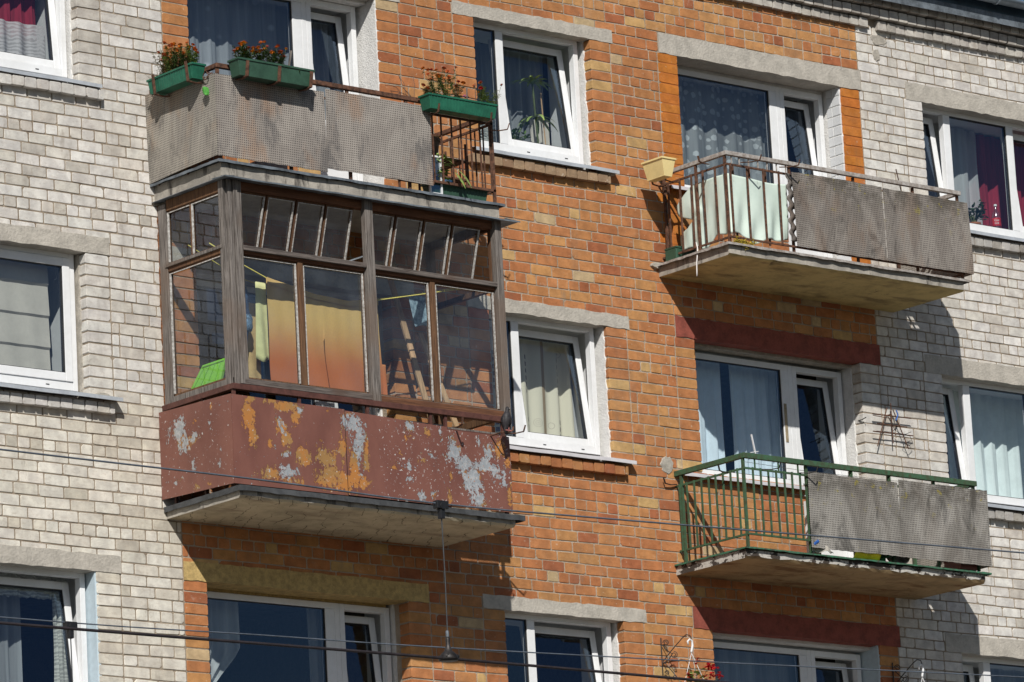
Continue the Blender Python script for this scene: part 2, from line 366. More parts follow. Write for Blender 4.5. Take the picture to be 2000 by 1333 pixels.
# ------------------------------------------------------------------ mesh helpers
class MB:
    def __init__(s): s.v = []; s.f = []; s.c = []; s.smooth = False
    def add(s, vs, fs, col=None):
        b = len(s.v); s.v += [tuple(p) for p in vs]; s.f += [tuple(i + b for i in f) for f in fs]
        if col is not None: s.c += [col] * len(vs)
        return s
    def box(s, x0, x1, y0, y1, z0, z1, col=None):
        if x0 > x1: x0, x1 = x1, x0
        if y0 > y1: y0, y1 = y1, y0
        if z0 > z1: z0, z1 = z1, z0
        vs = [(x0, y0, z0), (x1, y0, z0), (x1, y1, z0), (x0, y1, z0), (x0, y0, z1), (x1, y0, z1), (x1, y1, z1), (x0, y1, z1)]
        return s.add(vs, [(0, 3, 2, 1), (4, 5, 6, 7), (0, 1, 5, 4), (1, 2, 6, 5), (2, 3, 7, 6), (3, 0, 4, 7)], col)
    def bar(s, a, b, w, h, up=(0, 0, 1)):
        """rectangular bar from a to b: w across, h along 'up'"""
        a = Vector(a); b = Vector(b); d = (b - a).normalized(); u = Vector(up); r = d.cross(u).normalized(); u = r.cross(d).normalized()
        vs = []
        for p in (a, b):
            for sx, sz in ((-1, -1), (1, -1), (1, 1), (-1, 1)): vs.append(p + r * (sx * w / 2) + u * (sz * h / 2))
        return s.add(vs, [(0, 1, 2, 3), (7, 6, 5, 4), (0, 4, 5, 1), (1, 5, 6, 2), (2, 6, 7, 3), (3, 7, 4, 0)])
    def tube(s, pts, r, n=8, cap=True):
        pts = [Vector(p) for p in pts]; L = len(pts); rs = r if isinstance(r, (list, tuple)) else [r] * L
        vs = []; fs = []; prev = None
        for i, p in enumerate(pts):
            d = (pts[min(i + 1, L - 1)] - pts[max(i - 1, 0)]).normalized()
            if prev is None:
                a = Vector((0, 0, 1)) if abs(d.z) < .9 else Vector((1, 0, 0)); x = d.cross(a).normalized()
            else: x = (prev - d * prev.dot(d)).normalized()
            prev = x; y = d.cross(x)
            for k in range(n):
                t_ = 2 * pi * k / n; vs.append(p + (x * cos(t_) + y * sin(t_)) * rs[i])
        for i in range(L - 1):
            for k in range(n): fs.append((i * n + k, i * n + (k + 1) % n, (i + 1) * n + (k + 1) % n, (i + 1) * n + k))
        if cap: fs.append(tuple(range(n))[::-1]); fs.append(tuple((L - 1) * n + k for k in range(n)))
        return s.add(vs, fs)
    def lathe(s, prof, c, n=20, axis=None):
        vs = []; fs = []; L = len(prof)
        for r, z in prof:
            for k in range(n): t_ = 2 * pi * k / n; vs.append((c[0] + r * cos(t_), c[1] + r * sin(t_), c[2] + z))
        for i in range(L - 1):
            for k in range(n): fs.append((i * n + k, i * n + (k + 1) % n, (i + 1) * n + (k + 1) % n, (i + 1) * n + k))
        fs.append(tuple(range(n))[::-1]); fs.append(tuple((L - 1) * n + k for k in range(n)))
        return s.add(vs, fs)
    def grid(s, fn, nu, nv):
        vs = [fn(i / nu, j / nv) for j in range(nv + 1) for i in range(nu + 1)]
        fs = [(j * (nu + 1) + i, j * (nu + 1) + i + 1, (j + 1) * (nu + 1) + i + 1, (j + 1) * (nu + 1) + i) for j in range(nv) for i in range(nu)]
        return s.add(vs, fs)
    def loft(s, rings, cap=True):
        n = len(rings[0]); vs = [p for r in rings for p in r]; fs = []
        for i in range(len(rings) - 1):
            for k in range(n): fs.append((i * n + k, i * n + (k + 1) % n, (i + 1) * n + (k + 1) % n, (i + 1) * n + k))
        if cap: fs.append(tuple(range(n))[::-1]); fs.append(tuple((len(rings) - 1) * n + k for k in range(n)))
        return s.add(vs, fs)
    def xf(s, M_):
        s.v = [tuple(M_ @ Vector(p)) for p in s.v]; return s
    def build(s, name, mat, parent=None, bevel=0, smooth=False, thick=0, label=None):
        org = WORG.get(parent.name, Vector((0, 0, 0))) if parent is not None else None
        if org is None:
            xs = [p[0] for p in s.v]; ys = [p[1] for p in s.v]; zs = [p[2] for p in s.v]
            org = Vector(((min(xs) + max(xs)) / 2, (min(ys) + max(ys)) / 2, min(zs))); loc = org
        else: loc = Vector((0, 0, 0))
        me = bpy.data.meshes.new(name)
        me.from_pydata([(p[0] - org.x, p[1] - org.y, p[2] - org.z) for p in s.v], [], s.f); me.update()
        if s.c:
            at = me.color_attributes.new('Col', 'FLOAT_COLOR', 'POINT')
            fl = []
            for c in s.c: fl += [c[0], c[1], c[2], 1.0]
            at.data.foreach_set('color', fl)
        ob = bpy.data.objects.new(name, me); COL.objects.link(ob); ob.location = loc
        if parent is not None: ob.parent = parent
        WORG[ob.name] = org
        me.materials.append(MAT[mat] if isinstance(mat, str) else mat)
        if smooth:
            for p in me.polygons: p.use_smooth = True
        if thick:
            md = ob.modifiers.new('solid', 'SOLIDIFY'); md.thickness = thick; md.offset = 0
        if bevel:
            md = ob.modifiers.new('bevel', 'BEVEL'); md.width = bevel; md.segments = 2; md.limit_method = 'ANGLE'; md.angle_limit = radians(40)
        if label: ob['label'] = label
        return ob
WORG = {}
def tag(o, label, cat, group=None):
    o['label'] = label; o['category'] = cat
    if group: o['group'] = group
    return o
def thing(name, loc, label, cat, group=None):
    o = bpy.data.objects.new(name, None); COL.objects.link(o); o.location = loc; o.empty_display_size = .1
    WORG[o.name] = Vector(loc); return tag(o, label, cat, group)
def fin(ob):                       # structure
    ob['kind'] = 'structure'; return ob
# ------------------------------------------------------------------ ground
fin(MB().box(-900, 900, -900, 900, -13.5, -12.5).build('ground', 'ground'))
fin(MB().box(-300, 300, -31, -12, -12.6, -12.496).build('road', 'asphalt'))
fin(MB().box(-300, 300, -12, -9, -12.6, -12.37).build('pavement', 'plaster_grey', bevel=.01))
# ------------------------------------------------------------------ the building
BLD = thing('apartment_building', (0, 0, -12.5), 'five storey block of flats in white and orange brick with balconies and white plastic windows', 'building')
F = 2.8
XB0, XB1, ZB0, ZB1 = -6.2, 15.2, -5.0, 3.46
# openings (x0,x1,z0,z1) at the facade plane; every floor repeats them
OPEN = []
for k in (-1, 0, 1):
    o = k * F
    OPEN += [(-3.0, -.925, o - 1.3, o), (3.62, 5.055, o - 1.3, o), (9.477, 12.7, o - 1.3, o)]
    OPEN += [(6.17, 7.50, o - 1.3, o), (7.50, 8.35, o - 2.1, o)]
    xl, xr = {-1: (.25, 2.49), 0: (.27, 2.46), 1: (.293, 2.458)}[k]
    OPEN += [(xl, 1.72, o - 1.3, o), (1.72, xr, o - 2.1, o)]
# lintels (x0,x1,z0,h,material)
LINT = []
for k in (-1, 0, 1):
    o = k * F
    LINT += [(3.365, 5.34, o, .125, 'lintel_concrete'), (-3.3, -.665, o, .15, 'lintel_concrete'), (9.255, 12.95, o, .18, 'lintel_concrete'),
             (5.94, 8.63, o, .2, 'lintel_concrete' if k == 1 else 'lintel_red'), (.006, 2.735, o, .165, 'lintel_ochre' if k == -1 else 'lintel_concrete')]
# wall core (mortar surface, joints between the bricks): grid cut by the openings
core = MB()
HC = .007
holes = [(a - HC, b + HC, c - HC, d + .02) for a, b, c, d in OPEN]
holes = [(a if abs(a - (7.5 - HC)) > .001 else 7.49, b, c, d) for a, b, c, d in holes]
xs = sorted(set([XB0, XB1] + [v for h in holes for v in h[:2]])); zs = sorted(set([ZB0, 3.95] + [v for h in holes for v in h[2:]]))
inh = lambda x, z: any(a < x < b and c < z < d for a, b, c, d in holes)
def gcell(i, j):
    if i < 0 or j < 0 or i >= len(xs) - 1 or j >= len(zs) - 1: return True
    return not inh((xs[i] + xs[i + 1]) / 2, (zs[j] + zs[j + 1]) / 2)
YC0, YC1 = .0048, .40
for i in range(len(xs) - 1):
    for j in range(len(zs) - 1):
        if not gcell(i, j): continue
        a, b, c, d = xs[i], xs[i + 1], zs[j], zs[j + 1]
        core.add([(a, YC0, c), (b, YC0, c), (b, YC0, d), (a, YC0, d)], [(0, 1, 2, 3)])
        core.add([(a, YC1, c), (b, YC1, c), (b, YC1, d), (a, YC1, d)], [(3, 2, 1, 0)])
        if not gcell(i - 1, j): core.add([(a, YC0, c), (a, YC0, d), (a, YC1, d), (a, YC1, c)], [(0, 1, 2, 3)])
        if not gcell(i + 1, j): core.add([(b, YC0, c), (b, YC0, d), (b, YC1, d), (b, YC1, c)], [(3, 2, 1, 0)])
        if not gcell(i, j - 1): core.add([(a, YC0, c), (b, YC0, c), (b, YC1, c), (a, YC1, c)], [(3, 2, 1, 0)])
        if not gcell(i, j + 1): core.add([(a, YC0, d), (b, YC0, d), (b, YC1, d), (a, YC1, d)], [(0, 1, 2, 3)])
core.build('wall_core', 'mortar', BLD)
# the rest of the block, beyond what the picture shows
far = MB(); far.box(-22, XB0, -.004, 12, -12.5, 3.95); far.box(XB1, 34, -.004, 12, -12.5, 3.95); far.box(XB0, XB1, -.004, .4, -12.5, ZB0); far.box(XB0, XB1, 4.4, 12, -12.5, 3.95)
far.build('outer_wall', 'far_brick', BLD)
rf = MB(); rf.box(-22.2, 34.2, .45, 12.2, 3.96, 4.06); rf.add([(-22.2, -.26, 3.96), (34.2, -.26, 3.96), (34.2, 3.0, 4.75), (-22.2, 3.0, 4.75), (-22.2, -.26, 3.92), (34.2, -.26, 3.92), (34.2, 3.0, 4.70), (-22.2, 3.0, 4.70)],
    [(0, 1, 2, 3), (7, 6, 5, 4), (0, 4, 5, 1), (1, 5, 6, 2), (2, 6, 7, 3), (3, 7, 4, 0)])
rf.build('roof', 'roof_blue', BLD)
# rooms behind the openings
rm = MB()
for k in (-1, 0, 1):
    for a, b in ((-3.6, 2.95), (3.15, 5.6), (5.75, 8.9), (9.1, 13.3)):
        z0, z1 = k * F - 2.15, k * F + .30
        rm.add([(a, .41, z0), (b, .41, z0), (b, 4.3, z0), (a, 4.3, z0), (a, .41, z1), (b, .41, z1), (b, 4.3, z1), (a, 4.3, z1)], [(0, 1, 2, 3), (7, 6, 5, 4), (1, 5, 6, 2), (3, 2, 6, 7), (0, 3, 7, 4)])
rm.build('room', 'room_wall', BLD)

# ------------------------------------------------------------------ bricks
BR = random.Random(5)
def wz(x, z): return .0035 * sin(x * 1.9 + z * 7.3) + .0025 * sin(x * 4.7 - z * 13.1 + 1.3)
ORANGE = [((.45, .192, .080), 10), ((.475, .218, .088), 10), ((.43, .172, .072), 8), ((.36, .128, .060), 3.5), ((.49, .25, .10), 5), ((.55, .36, .16), 1.6), ((.52, .39, .23), .9), ((.46, .20, .085), 4)]
WHITE = [((.675, .66, .635), 10), ((.71, .70, .68), 9), ((.64, .62, .59), 6), ((.585, .555, .51), 3), ((.645, .62, .575), 4), ((.53, .505, .465), 1.2)]
def pick(pal, x=0, z=0):
    t_ = sum(w for _, w in pal); q = BR.random() * t_
    for c, w in pal:
        q -= w
        if q <= 0: break
    j = BR.uniform(.93, 1.07); return tuple(min(1, v * j * BR.uniform(.993, 1.007)) for v in c)
def colour(x, z, zone):
    if zone == 'w':
        c = pick(WHITE); k = mnoise.noise(Vector((x * .5, z * .7, 3.1)))
        if z < -1.2 and x < 0: c = tuple(v * q for v, q in zip(c, (1.0, .985, .93)))
        return tuple(v * (1 + .10 * k) for v in c)
    k = mnoise.noise(Vector((x * .6, z * .9, 8.2)))
    c = pick(ORANGE)
    if z > 3.0 and BR.random() < .45: c = tuple(a * .5 + b * .5 for a, b in zip(c, (.55, .33, .14)))
    return tuple(v * (1 + .16 * k) for v in c)
def brick(mb, x0, x1, z0, z1, col, yb=.02, yf=None, soft=1.0):
    yf = -BR.uniform(-.0010, .0020) if yf is None else yf
    ty = BR.uniform(-.001, .001); tz = BR.uniform(-.0012, .0012)
    w = x1 - x0; h = z1 - z0
    c = []
    for q in range(4):
        s_ = BR.uniform(.004, .011) * soft
        if BR.random() < .06: s_ = BR.uniform(.010, .024) * soft
        c.append(min(s_, w * .3, h * .3))
    j = lambda a: BR.uniform(-a, a)
    P = [(x0 + c[0], z0), (x1 - c[1], z0 + j(.0015)), (x1, z0 + c[1]), (x1 + j(.0015), z1 - c[2]), (x1 - c[2], z1), (x0 + c[3], z1 + j(.0015)), (x0, z1 - c[3]), (x0 + j(.0015), z0 + c[0])]
    cx, cz = (x0 + x1) / 2, (z0 + z1) / 2
    b = BR.uniform(.002, .004)
    vs = []
    for x, z in P: vs.append((x, yb, z + wz(x, z)))
    for x, z in P: vs.append((x, yf + .0030, z + wz(x, z)))
    for x, z in P:
        xx = x + (b if x < cx else -b); zz = z + (b if z < cz else -b)
        vs.append((xx, yf + ty * (xx - cx) / .12 + tz * (zz - cz) / .04, zz + wz(x, z)))
    fs = []
    for r in (0, 1):
        for k in range(8): fs.append((r * 8 + k, r * 8 + (k + 1) % 8, (r + 1) * 8 + (k + 1) % 8, (r + 1) * 8 + k))
    fs.append(tuple(16 + k for k in range(8)))
    mb.add(vs, fs, col)
MORT = .0115
wb, ob_ = MB(), MB()
def zone_of(x, z):
    if x < 0: return 'w'
    if -2.2 < z < 0 and x > 8.35: return 'w'
    if x > 8.61: return 'w'
    return 'o'
def paint_of(x, z, xa, xb):
    if .66 < z < 2.8 and (5.93 < x < 6.18 or 8.34 < x < 8.62): return (.50, .175, .035)
    return None
nrow = int(round((ZB1 - ZB0) / .1))
for r in range(nrow):
    z0 = ZB0 + r * .1; zc = z0 + .05; kk = int(round(z0 * 10))
    cuts = [XB0, XB1, 0.0, 8.61]; block = []
    if -2.2 < zc < 0: cuts = [XB0, XB1, 0.0, 8.35]
    for a, b, c, d in OPEN:
        if c < zc < d: block.append((a, b)); cuts += [a - .255, b + .255]
    for a, b, c, h, _ in LINT:
        if c - .001 < zc < c + max(.1, h - .04): block.append((a - .006, b + .006))
    block.sort(); mrg = []
    for a, b in block:
        if mrg and a <= mrg[-1][1] + .02: mrg[-1][1] = max(b, mrg[-1][1])
        else: mrg.append([a, b])
    segs = []; x = XB0
    for a, b in mrg:
        if a > x + .01: segs.append((x, a))
        x = b
    segs.append((x, XB1))
    header = (kk % 7 == 3) or (kk % 7 == 6 and BR.random() < .12) or (kk > 30 and kk % 4 == 1)
    shift = (.13 if kk % 2 else 0) + BR.choice([0, 0, .065, -.05])
    for a, b in segs:
        cs = sorted(set([a, b] + [c for c in cuts if a + .05 < c < b - .05]))
        # drop cuts that lie too close together
        cc = [cs[0]]
        for c in cs[1:]:
            if c - cc[-1] > .06 or c == b: cc.append(c)
        for p, q in zip(cc[:-1], cc[1:]):
            if q - p < .03: continue
            mb_ = wb if zone_of((p + q) / 2, zc) == 'w' else ob_
            zn = zone_of((p + q) / 2, zc)
            edgeL = any(abs(p - o2[1]) < .012 and o2[2] < zc < o2[3] for o2 in OPEN); edgeR = any(abs(q - o2[0]) < .012 and o2[2] < zc < o2[3] for o2 in OPEN)
            pitch = .13 if header else .26
            if q - p < .30: xs_ = [p, q]
            else:
                st_ = math.floor((p - shift) / pitch) * pitch + shift; xs_ = [p]; x = st_ + pitch
                while x < q - .045:
                    if x > p + .045: xs_.append(x + BR.uniform(-.004, .004))
                    x += pitch
                xs_.append(q)
            for i in range(len(xs_) - 1):
                u0, u1 = xs_[i], xs_[i + 1]
                el = edgeL and i == 0; er = edgeR and i == len(xs_) - 2
                pc = paint_of((u0 + u1) / 2, zc, u0, u1)
                col = pc and tuple(v * BR.uniform(.95, 1.05) for v in pc) or colour((u0 + u1) / 2, zc, zn)
                m0 = 0 if el else MORT * .56; m1 = 0 if er else MORT * .56
                brick(mb_, u0 + m0, u1 - m1, z0 + MORT / 2 + BR.uniform(-.001, .001), z0 + .1 - MORT / 2 + BR.uniform(-.001, .001), col, yb=.13 if (el or er) else .02)
wb.build('white_brickwork', 'brick', BLD, label='pale silicate brickwork at both sides of the orange bay')
ob_.build('orange_brickwork', 'brick', BLD, label='orange and tan brickwork of the middle bay')
# paint over the joints beside the upper right balcony window
t = NT('paint_orange'); MAT['paint_orange'] = t.end(t.bsdf((.42, .135, .028), .7, t.bump(t.noise(50, 4, .6), .8, .006)))
for a, b in ((5.945, 6.168), (8.353, 8.60)): MB().box(a, b, .0035, .03, .70, 2.795).build('painted_joint', 'paint_orange', BLD)

# header courses that stand proud: cornice and window ledges
def header_row(x0, x1, z0, y, pal, miss=(), h=.092, tone=1.0, pitch=.13):  # last factor but one scales the brick colours of the whole row
    mb = MB(); x = x0
    while x < x1 - .03:
        e = min(x + pitch, x1)
        if not any(a < (x + e) / 2 < b for a, b in miss):
            c = tuple(v * tone for v in pick(pal)); yy = y + BR.uniform(-.005, .005)
            brick(mb, x + .005, e - .006, z0 + BR.uniform(-.003, .003), z0 + h, c, yb=.012, yf=yy, soft=.9)
        x = e
    return mb
CW = [((.46, .44, .41), 3), ((.54, .52, .485), 3), ((.38, .36, .335), 2)]
cn = MB()
for z, y, ms in ((3.458, -.046, ((8.80, 8.94),)), (3.565, -.092, ()), (3.675, -.138, ())):
    q = header_row(XB0, XB1, z, y, CW, ms); cn.add(q.v, q.f); cn.c += q.c
cn.build('cornice', 'brick', BLD, label='stepped brick cornice under the roof edge')
cb = MB(); cb.box(XB0, 8.795, -.016, .4, 3.466, 3.545); cb.box(8.93, XB1, -.016, .4, 3.466, 3.545); cb.box(8.796, 8.929, .09, .4, 3.46, 3.5445); cb.box(XB0, XB1, -.061, .4, 3.5705, 3.65); cb.box(XB0, XB1, -.107, .4, 3.6805, 3.76)
cb.build('cornice_bed', 'mortar', BLD)
fl = MB(); fl.grid(lambda u, v: (XB0 - 1 + u * (XB1 - XB0 + 2), -.212 - .003 * sin(u * 90), 3.708 + v * .104 + .003 * sin(u * 61)), 60, 1); fl.box(XB0 - 1, XB1 + 1, -.212, .1, 3.811, 3.82)
fl.build('flashing', 'zinc', BLD, thick=.004)
MB().box(XB0 - 1, XB1 + 1, -.17, .42, 3.82, 3.95).build('fascia', 'roof_blue', BLD)
g = MB(); ring = [(-.30 + .06 * cos(a), 3.945 + .06 * sin(a)) for a in [pi + i * pi / 10 for i in range(11)]]
g.grid(lambda u, v: (XB0 - 1 + u * (XB1 - XB0 + 2), ring[int(round(v * 10))][0], ring[int(round(v * 10))][1]), 1, 10)
gu = g.build('gutter', 'gutter_grey', BLD, thick=.003, smooth=True)
for x in (-2, 0, 2, 4, 6, 8, 10.35, 12.3):
    gb = MB(); gb.tube([(x, -.30 + .065 * cos(a), 3.945 + .065 * sin(a)) for a in [pi + i * pi / 8 for i in range(9)]], .009, 5); gb.build('gutter_bracket', 'gutter_grey', gu)

# lintels
def rough_box(x0, x1, y0, y1, z0, z1, amp=.005, step=.09, seed=0):
    """box whose lower and upper front edges wander"""
    mb = MB(); n = max(2, int((x1 - x0) / step)); rr = random.Random(seed); rings = []
    for i in range(n + 1):
        x = x0 + (x1 - x0) * i / n; a = rr.uniform(-amp, amp); b = rr.uniform(-amp, amp); c_ = rr.uniform(-.0015, .0015)
        rings.append([(x, y0 + c_, z0 + a), (x, y1, z0 + a * .2), (x, y1, z1), (x, y0 + c_, z1 + b)])
    vs = [p for r_ in rings for p in r_]; fs = []
    for i in range(n):
        for k in range(4): fs.append((i * 4 + k, (i + 1) * 4 + k, (i + 1) * 4 + (k + 1) % 4, i * 4 + (k + 1) % 4)[::-1])
    fs.append((0, 1, 2, 3)[::-1]); fs.append(tuple(n * 4 + k for k in range(4)))
    return mb.add(vs, fs)
for i, (a, b, z, h, mt) in enumerate(LINT):
    deep = .13 if mt == 'lintel_concrete' and not (5.9 < a < 6 and z > 1) else (.25 if z > 1 or mt == 'lintel_ochre' else .12)
    lb = None
    if mt == 'lintel_red': lb = 'lintel painted dark red'
    if mt == 'lintel_ochre': lb = 'lintel painted ochre yellow'
    rough_box(a, b, -.005, deep, z - .002, z + h, .006, .07, i).build('lintel', mt, BLD, label=lb)

# ------------------------------------------------------------------ windows
def frame_rect(mb, x0, x1, z0, z1, y0, y1, w, wb_=None):
    wb_ = wb_ or w
    mb.box(x0, x0 + w, y0, y1, z0, z1); mb.box(x1 - w, x1, y0, y1, z0, z1)
    mb.box(x0 + w, x1 - w, y0 + .0006, y1, z1 - w, z1); mb.box(x0 + w, x1 - w, y0 + .0006, y1, z0, z0 + wb_)
def light(par, x0, x1, z0, z1, y, tilt=0.0, w=.068, gl='glass', label=None, handle=False, mat='pvc_white'):
    """one sash with its gasket and pane, optionally tilted inwards about its lower edge"""
    M_ = Matrix.Translation((0, y, z0)) @ Matrix.Rotation(-math.atan2(tilt, z1 - z0) if tilt else 0, 4, 'X') @ Matrix.Translation((0, -y, -z0))
    fr = MB(); frame_rect(fr, x0, x1, z0, z1, y, y + .06, w); fr.xf(M_)
    s_ = fr.build('sash', mat, par, bevel=.005, label=label)
    gk = MB(); e = .006; a, b, c, d = x0 + w, x1 - w, z0 + w, z1 - w
    gk.box(a - .002, a + e, y + .008, y + .052, c, d); gk.box(b - e, b + .002, y + .008, y + .052, c, d); gk.box(a + e, b - e, y + .0085, y + .052, d - e, d + .002); gk.box(a + e, b - e, y + .0085, y + .052, c - .002, c + e)
    gk.xf(M_).build('gasket', 'gasket', par)
    pn = MB().add([(a, y + .022, c), (b, y + .022, c), (b, y + .022, d), (a, y + .022, d)], [(0, 1, 2, 3)]).xf(M_); pn.build('pane', gl, par)
    if handle:
        hx = x0 + w / 2 if handle == 'l' else x1 - w / 2; zc = (z0 + z1) / 2
        h = MB(); h.box(hx - .013, hx + .013, y + .06, y + .075, zc - .035, zc + .035); h.bar((hx, y + .085, zc), (hx, y + .095, zc - .11), .018, .014, (0, 1, 0)); h.xf(M_).build('handle', 'pvc_white', par, bevel=.002)
def fixed(par, x0, x1, z0, z1, y, gl='glass'):
    gk = MB(); e = .008
    gk.box(x0 - .002, x0 + e, y + .012, y + .052, z0, z1); gk.box(x1 - e, x1 + .002, y + .012, y + .052, z0, z1); gk.box(x0 + e, x1 - e, y + .0125, y + .052, z1 - e, z1 + .002); gk.box(x0 + e, x1 - e, y + .0125, y + .052, z0 - .002, z0 + e)
    gk.build('gasket', 'gasket', par)
    MB().add([(x0, y + .022, z0), (x1, y + .022, z0), (x1, y + .022, z1), (x0, y + .022, z1)], [(0, 1, 2, 3)]).build('pane', gl, par)
def window(label, x0, x1, z0, z1, y, muls, w=.055, slots=True):
    """frame mesh is the window part; sashes, panes, handles, sill are its sub-parts"""
    fr = MB(); frame_rect(fr, x0, x1, z0, z1, y, y + .07, w, .075)
    for a, b in muls: fr.box(a, b, y + .0006, y + .07, z0 + .0755, z1 - w - .0005)
    ob = fr.build('window', 'pvc_white', BLD, bevel=.004, label=label)
    if slots:
        sl = MB(); n = 3
        for i in range(n):
            x = x0 + (x1 - x0) * (i + .5) / n; sl.box(x, x + .035, y - .0025, y + .002, z0 + .03, z0 + .038)
        sl.build('drain_slot', 'gasket', ob)
    return ob
def sill(par, x0, x1, z, yw, mat='sill_metal', out=-.085, drop=.055):
    """sloping window sill flashing running from the frame out past the wall"""
    mb = MB(); n = 12
    mb.grid(lambda u, v: (x0 + u * (x1 - x0), yw + (out - yw) * v, z + .03 - drop * v + .002 * sin(u * 17)), n, 2)
    mb.grid(lambda u, v: (x0 + u * (x1 - x0), out - .001, z + .03 - drop - .032 * v + .002 * sin(u * 17)), n, 1)
    return mb.build('sill', mat, par, thick=.004)
def ledge(x0, x1, z, pal, label=None, y=-.06, tone=.95):
    header_row(x0, x1, z, y, pal, tone=tone, h=.088).build('brick_ledge', 'brick', BLD, label=label)
def board(par, x0, x1, z, y0, mat='pvc_grey'):
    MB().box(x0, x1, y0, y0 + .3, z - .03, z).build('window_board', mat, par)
LEDGE_O = [((.36, .25, .16), 3), ((.30, .19, .12), 3), ((.40, .28, .18), 2)]
Y1, Y2 = .125, .235
names = {1: 'upper', 0: 'middle', -1: 'lower'}
# middle column
for k, lab in ((1, 'tilted white window above the potted palm, top of the column between the balconies'), (0, 'tilted white window with patterned beige curtain beside the glazed balcony'), (-1, 'tilted white window with dark glass at the bottom between the balconies')):
    o = k * F
    w_ = window(lab, 3.60, 5.005, o - 1.215, o + .012, Y1, [(3.985, 4.075)])
    fixed(w_, 3.655, 3.985, o - 1.14, o - .043, Y1)
    light(w_, 4.078, 4.948, o - 1.138, o - .046, Y1 + .014, tilt=.15, handle='l')
    sill(w_, 3.50, 5.26, o - 1.262, Y1 + .005, 'sill_metal' if k == 1 else 'sill_plastic')
    board(w_, 3.62, 5.05, o - 1.18, Y1 + .075)
    ledge(3.45, 5.18, o - 1.425, LEDGE_O if k == 1 else ORANGE, tone=.9)
# left column
for k, lab in ((1, 'tilted white window with red curtain in the top left corner'), (0, 'closed white window with a beige roman blind at the left'), (-1, 'tilted white window with dark glass in the bottom left corner')):
    o = k * F
    w_ = window(lab, -2.98, -.955, o - 1.215, o + .012, Y1, [(-2.02, -1.93)])
    if k == 0: light(w_, -1.928, -1.012, o - 1.138, o - .046, Y1 - .012, w=.075)
    else: light(w_, -1.928, -1.012, o - 1.138, o - .046, Y1 + .014, tilt=.10 if k == 1 else .15)
    light(w_, -2.923, -2.022, o - 1.138, o - .046, Y1 - .012)
    sill(w_, -3.1, -.66 if k == 0 else -.72, o - 1.262, Y1 + .005, 'sill_metal', out=-.115 if k == 0 else -.06)
    board(w_, -2.97, -.95, o - 1.18, Y1 + .075)
    ledge(-3.1, -.70, o - 1.425, WHITE, tone=.85)
# right column
for k, lab in ((1, 'white window with a tilted left sash and red curtain at the top right'), (0, 'white window with a tilted left sash and pale pleated curtains at the right edge'), (-1, 'white window at the bottom right corner')):
    o = k * F
    w_ = window(lab, 9.46, 12.65, o - 1.215, o + .012, Y1, [(9.89, 9.985), (10.80, 10.895), (11.75, 11.84)], slots=False)
    light(w_, 9.518, 9.888, o - 1.138, o - .046, Y1 + .014, tilt=.13)
    fixed(w_, 9.985, 10.80, o - 1.14, o - .043, Y1)
    light(w_, 10.897, 11.748, o - 1.138, o - .046, Y1 + .014, tilt=.12 if k == 1 else .02)
    fixed(w_, 11.84, 12.595, o - 1.14, o - .043, Y1)
    sill(w_, 9.40, 12.8, o - 1.262, Y1 + .005, 'sill_metal')
    board(w_, 9.48, 12.65, o - 1.18, Y1 + .075)
    ledge(9.38, 12.8, o - 1.425, WHITE, tone=.62)
# balcony door openings: window part with door beside it
def balcony_front(k, x0, xm0, xm1, x1, y, lw, ld, sillx, tilt=.13, dz=.012, sm='sill_plastic'):
    o = k * F
    w_ = window(lw, x0 - .03, xm1, o - 1.275, o + dz, y, [(xm0, xm1 - .0555)], slots=False)
    fixed(w_, x0 + .025, xm0, o - 1.20, o + dz - .055, y)
    sill(w_, sillx[0], sillx[1], o - 1.315, y + .004, sm, out=-.07, drop=.05)
    board(w_, x0, xm1, o - 1.24, y + .075)
    d = MB(); frame_rect(d, xm1 + .002, x1, o - 2.08, o + dz, y, y + .07, .055)
    d_ = d.build('balcony_door', 'pvc_white', BLD, bevel=.004, label=ld)
    light(d_, xm1 + .058, x1 - .058, o - 1.22, o + dz - .06, y + .014, tilt=tilt)
    MB().box(xm1 + .075, x1 - .06, y + .02, y + .05, o - 2.03, o - 1.26).build('door_panel', 'pvc_white', d_)
for k, lw, ld in ((1, 'balcony window with star flower net curtain, top right', 'balcony door tilted open at the upper right balcony'), (0, 'balcony window with pale blue curtains above the green railing', 'balcony door tilted open above the green railing'), (-1, 'balcony window behind the hanging geranium at the bottom', 'balcony door tilted open at the bottom right')):
    balcony_front(k, 6.22 if k else 6.16, 7.59 if k == 1 else 7.50, 7.735 if k == 1 else 7.65, 8.315, Y2, lw, ld, (5.93 if k == 1 else 5.875, 7.47), dz=-.035 if k == 1 else -.06)
for k, lw, ld in ((1, 'balcony window with zigzag lace net above the upper left balcony', 'balcony door tilted open at the upper left balcony'), (0, 'balcony window inside the glazed balcony', 'balcony door inside the glazed balcony'), (-1, 'balcony window with a tied white curtain below the glazed balcony', 'balcony door tilted open below the glazed balcony')):
    balcony_front(k, .33, 1.66 if k == 1 else 1.73, 1.82 if k == 1 else 1.89, 2.40 if k == 1 else 2.46, Y2, lw, ld, (.2, 1.75), dz=-.03)
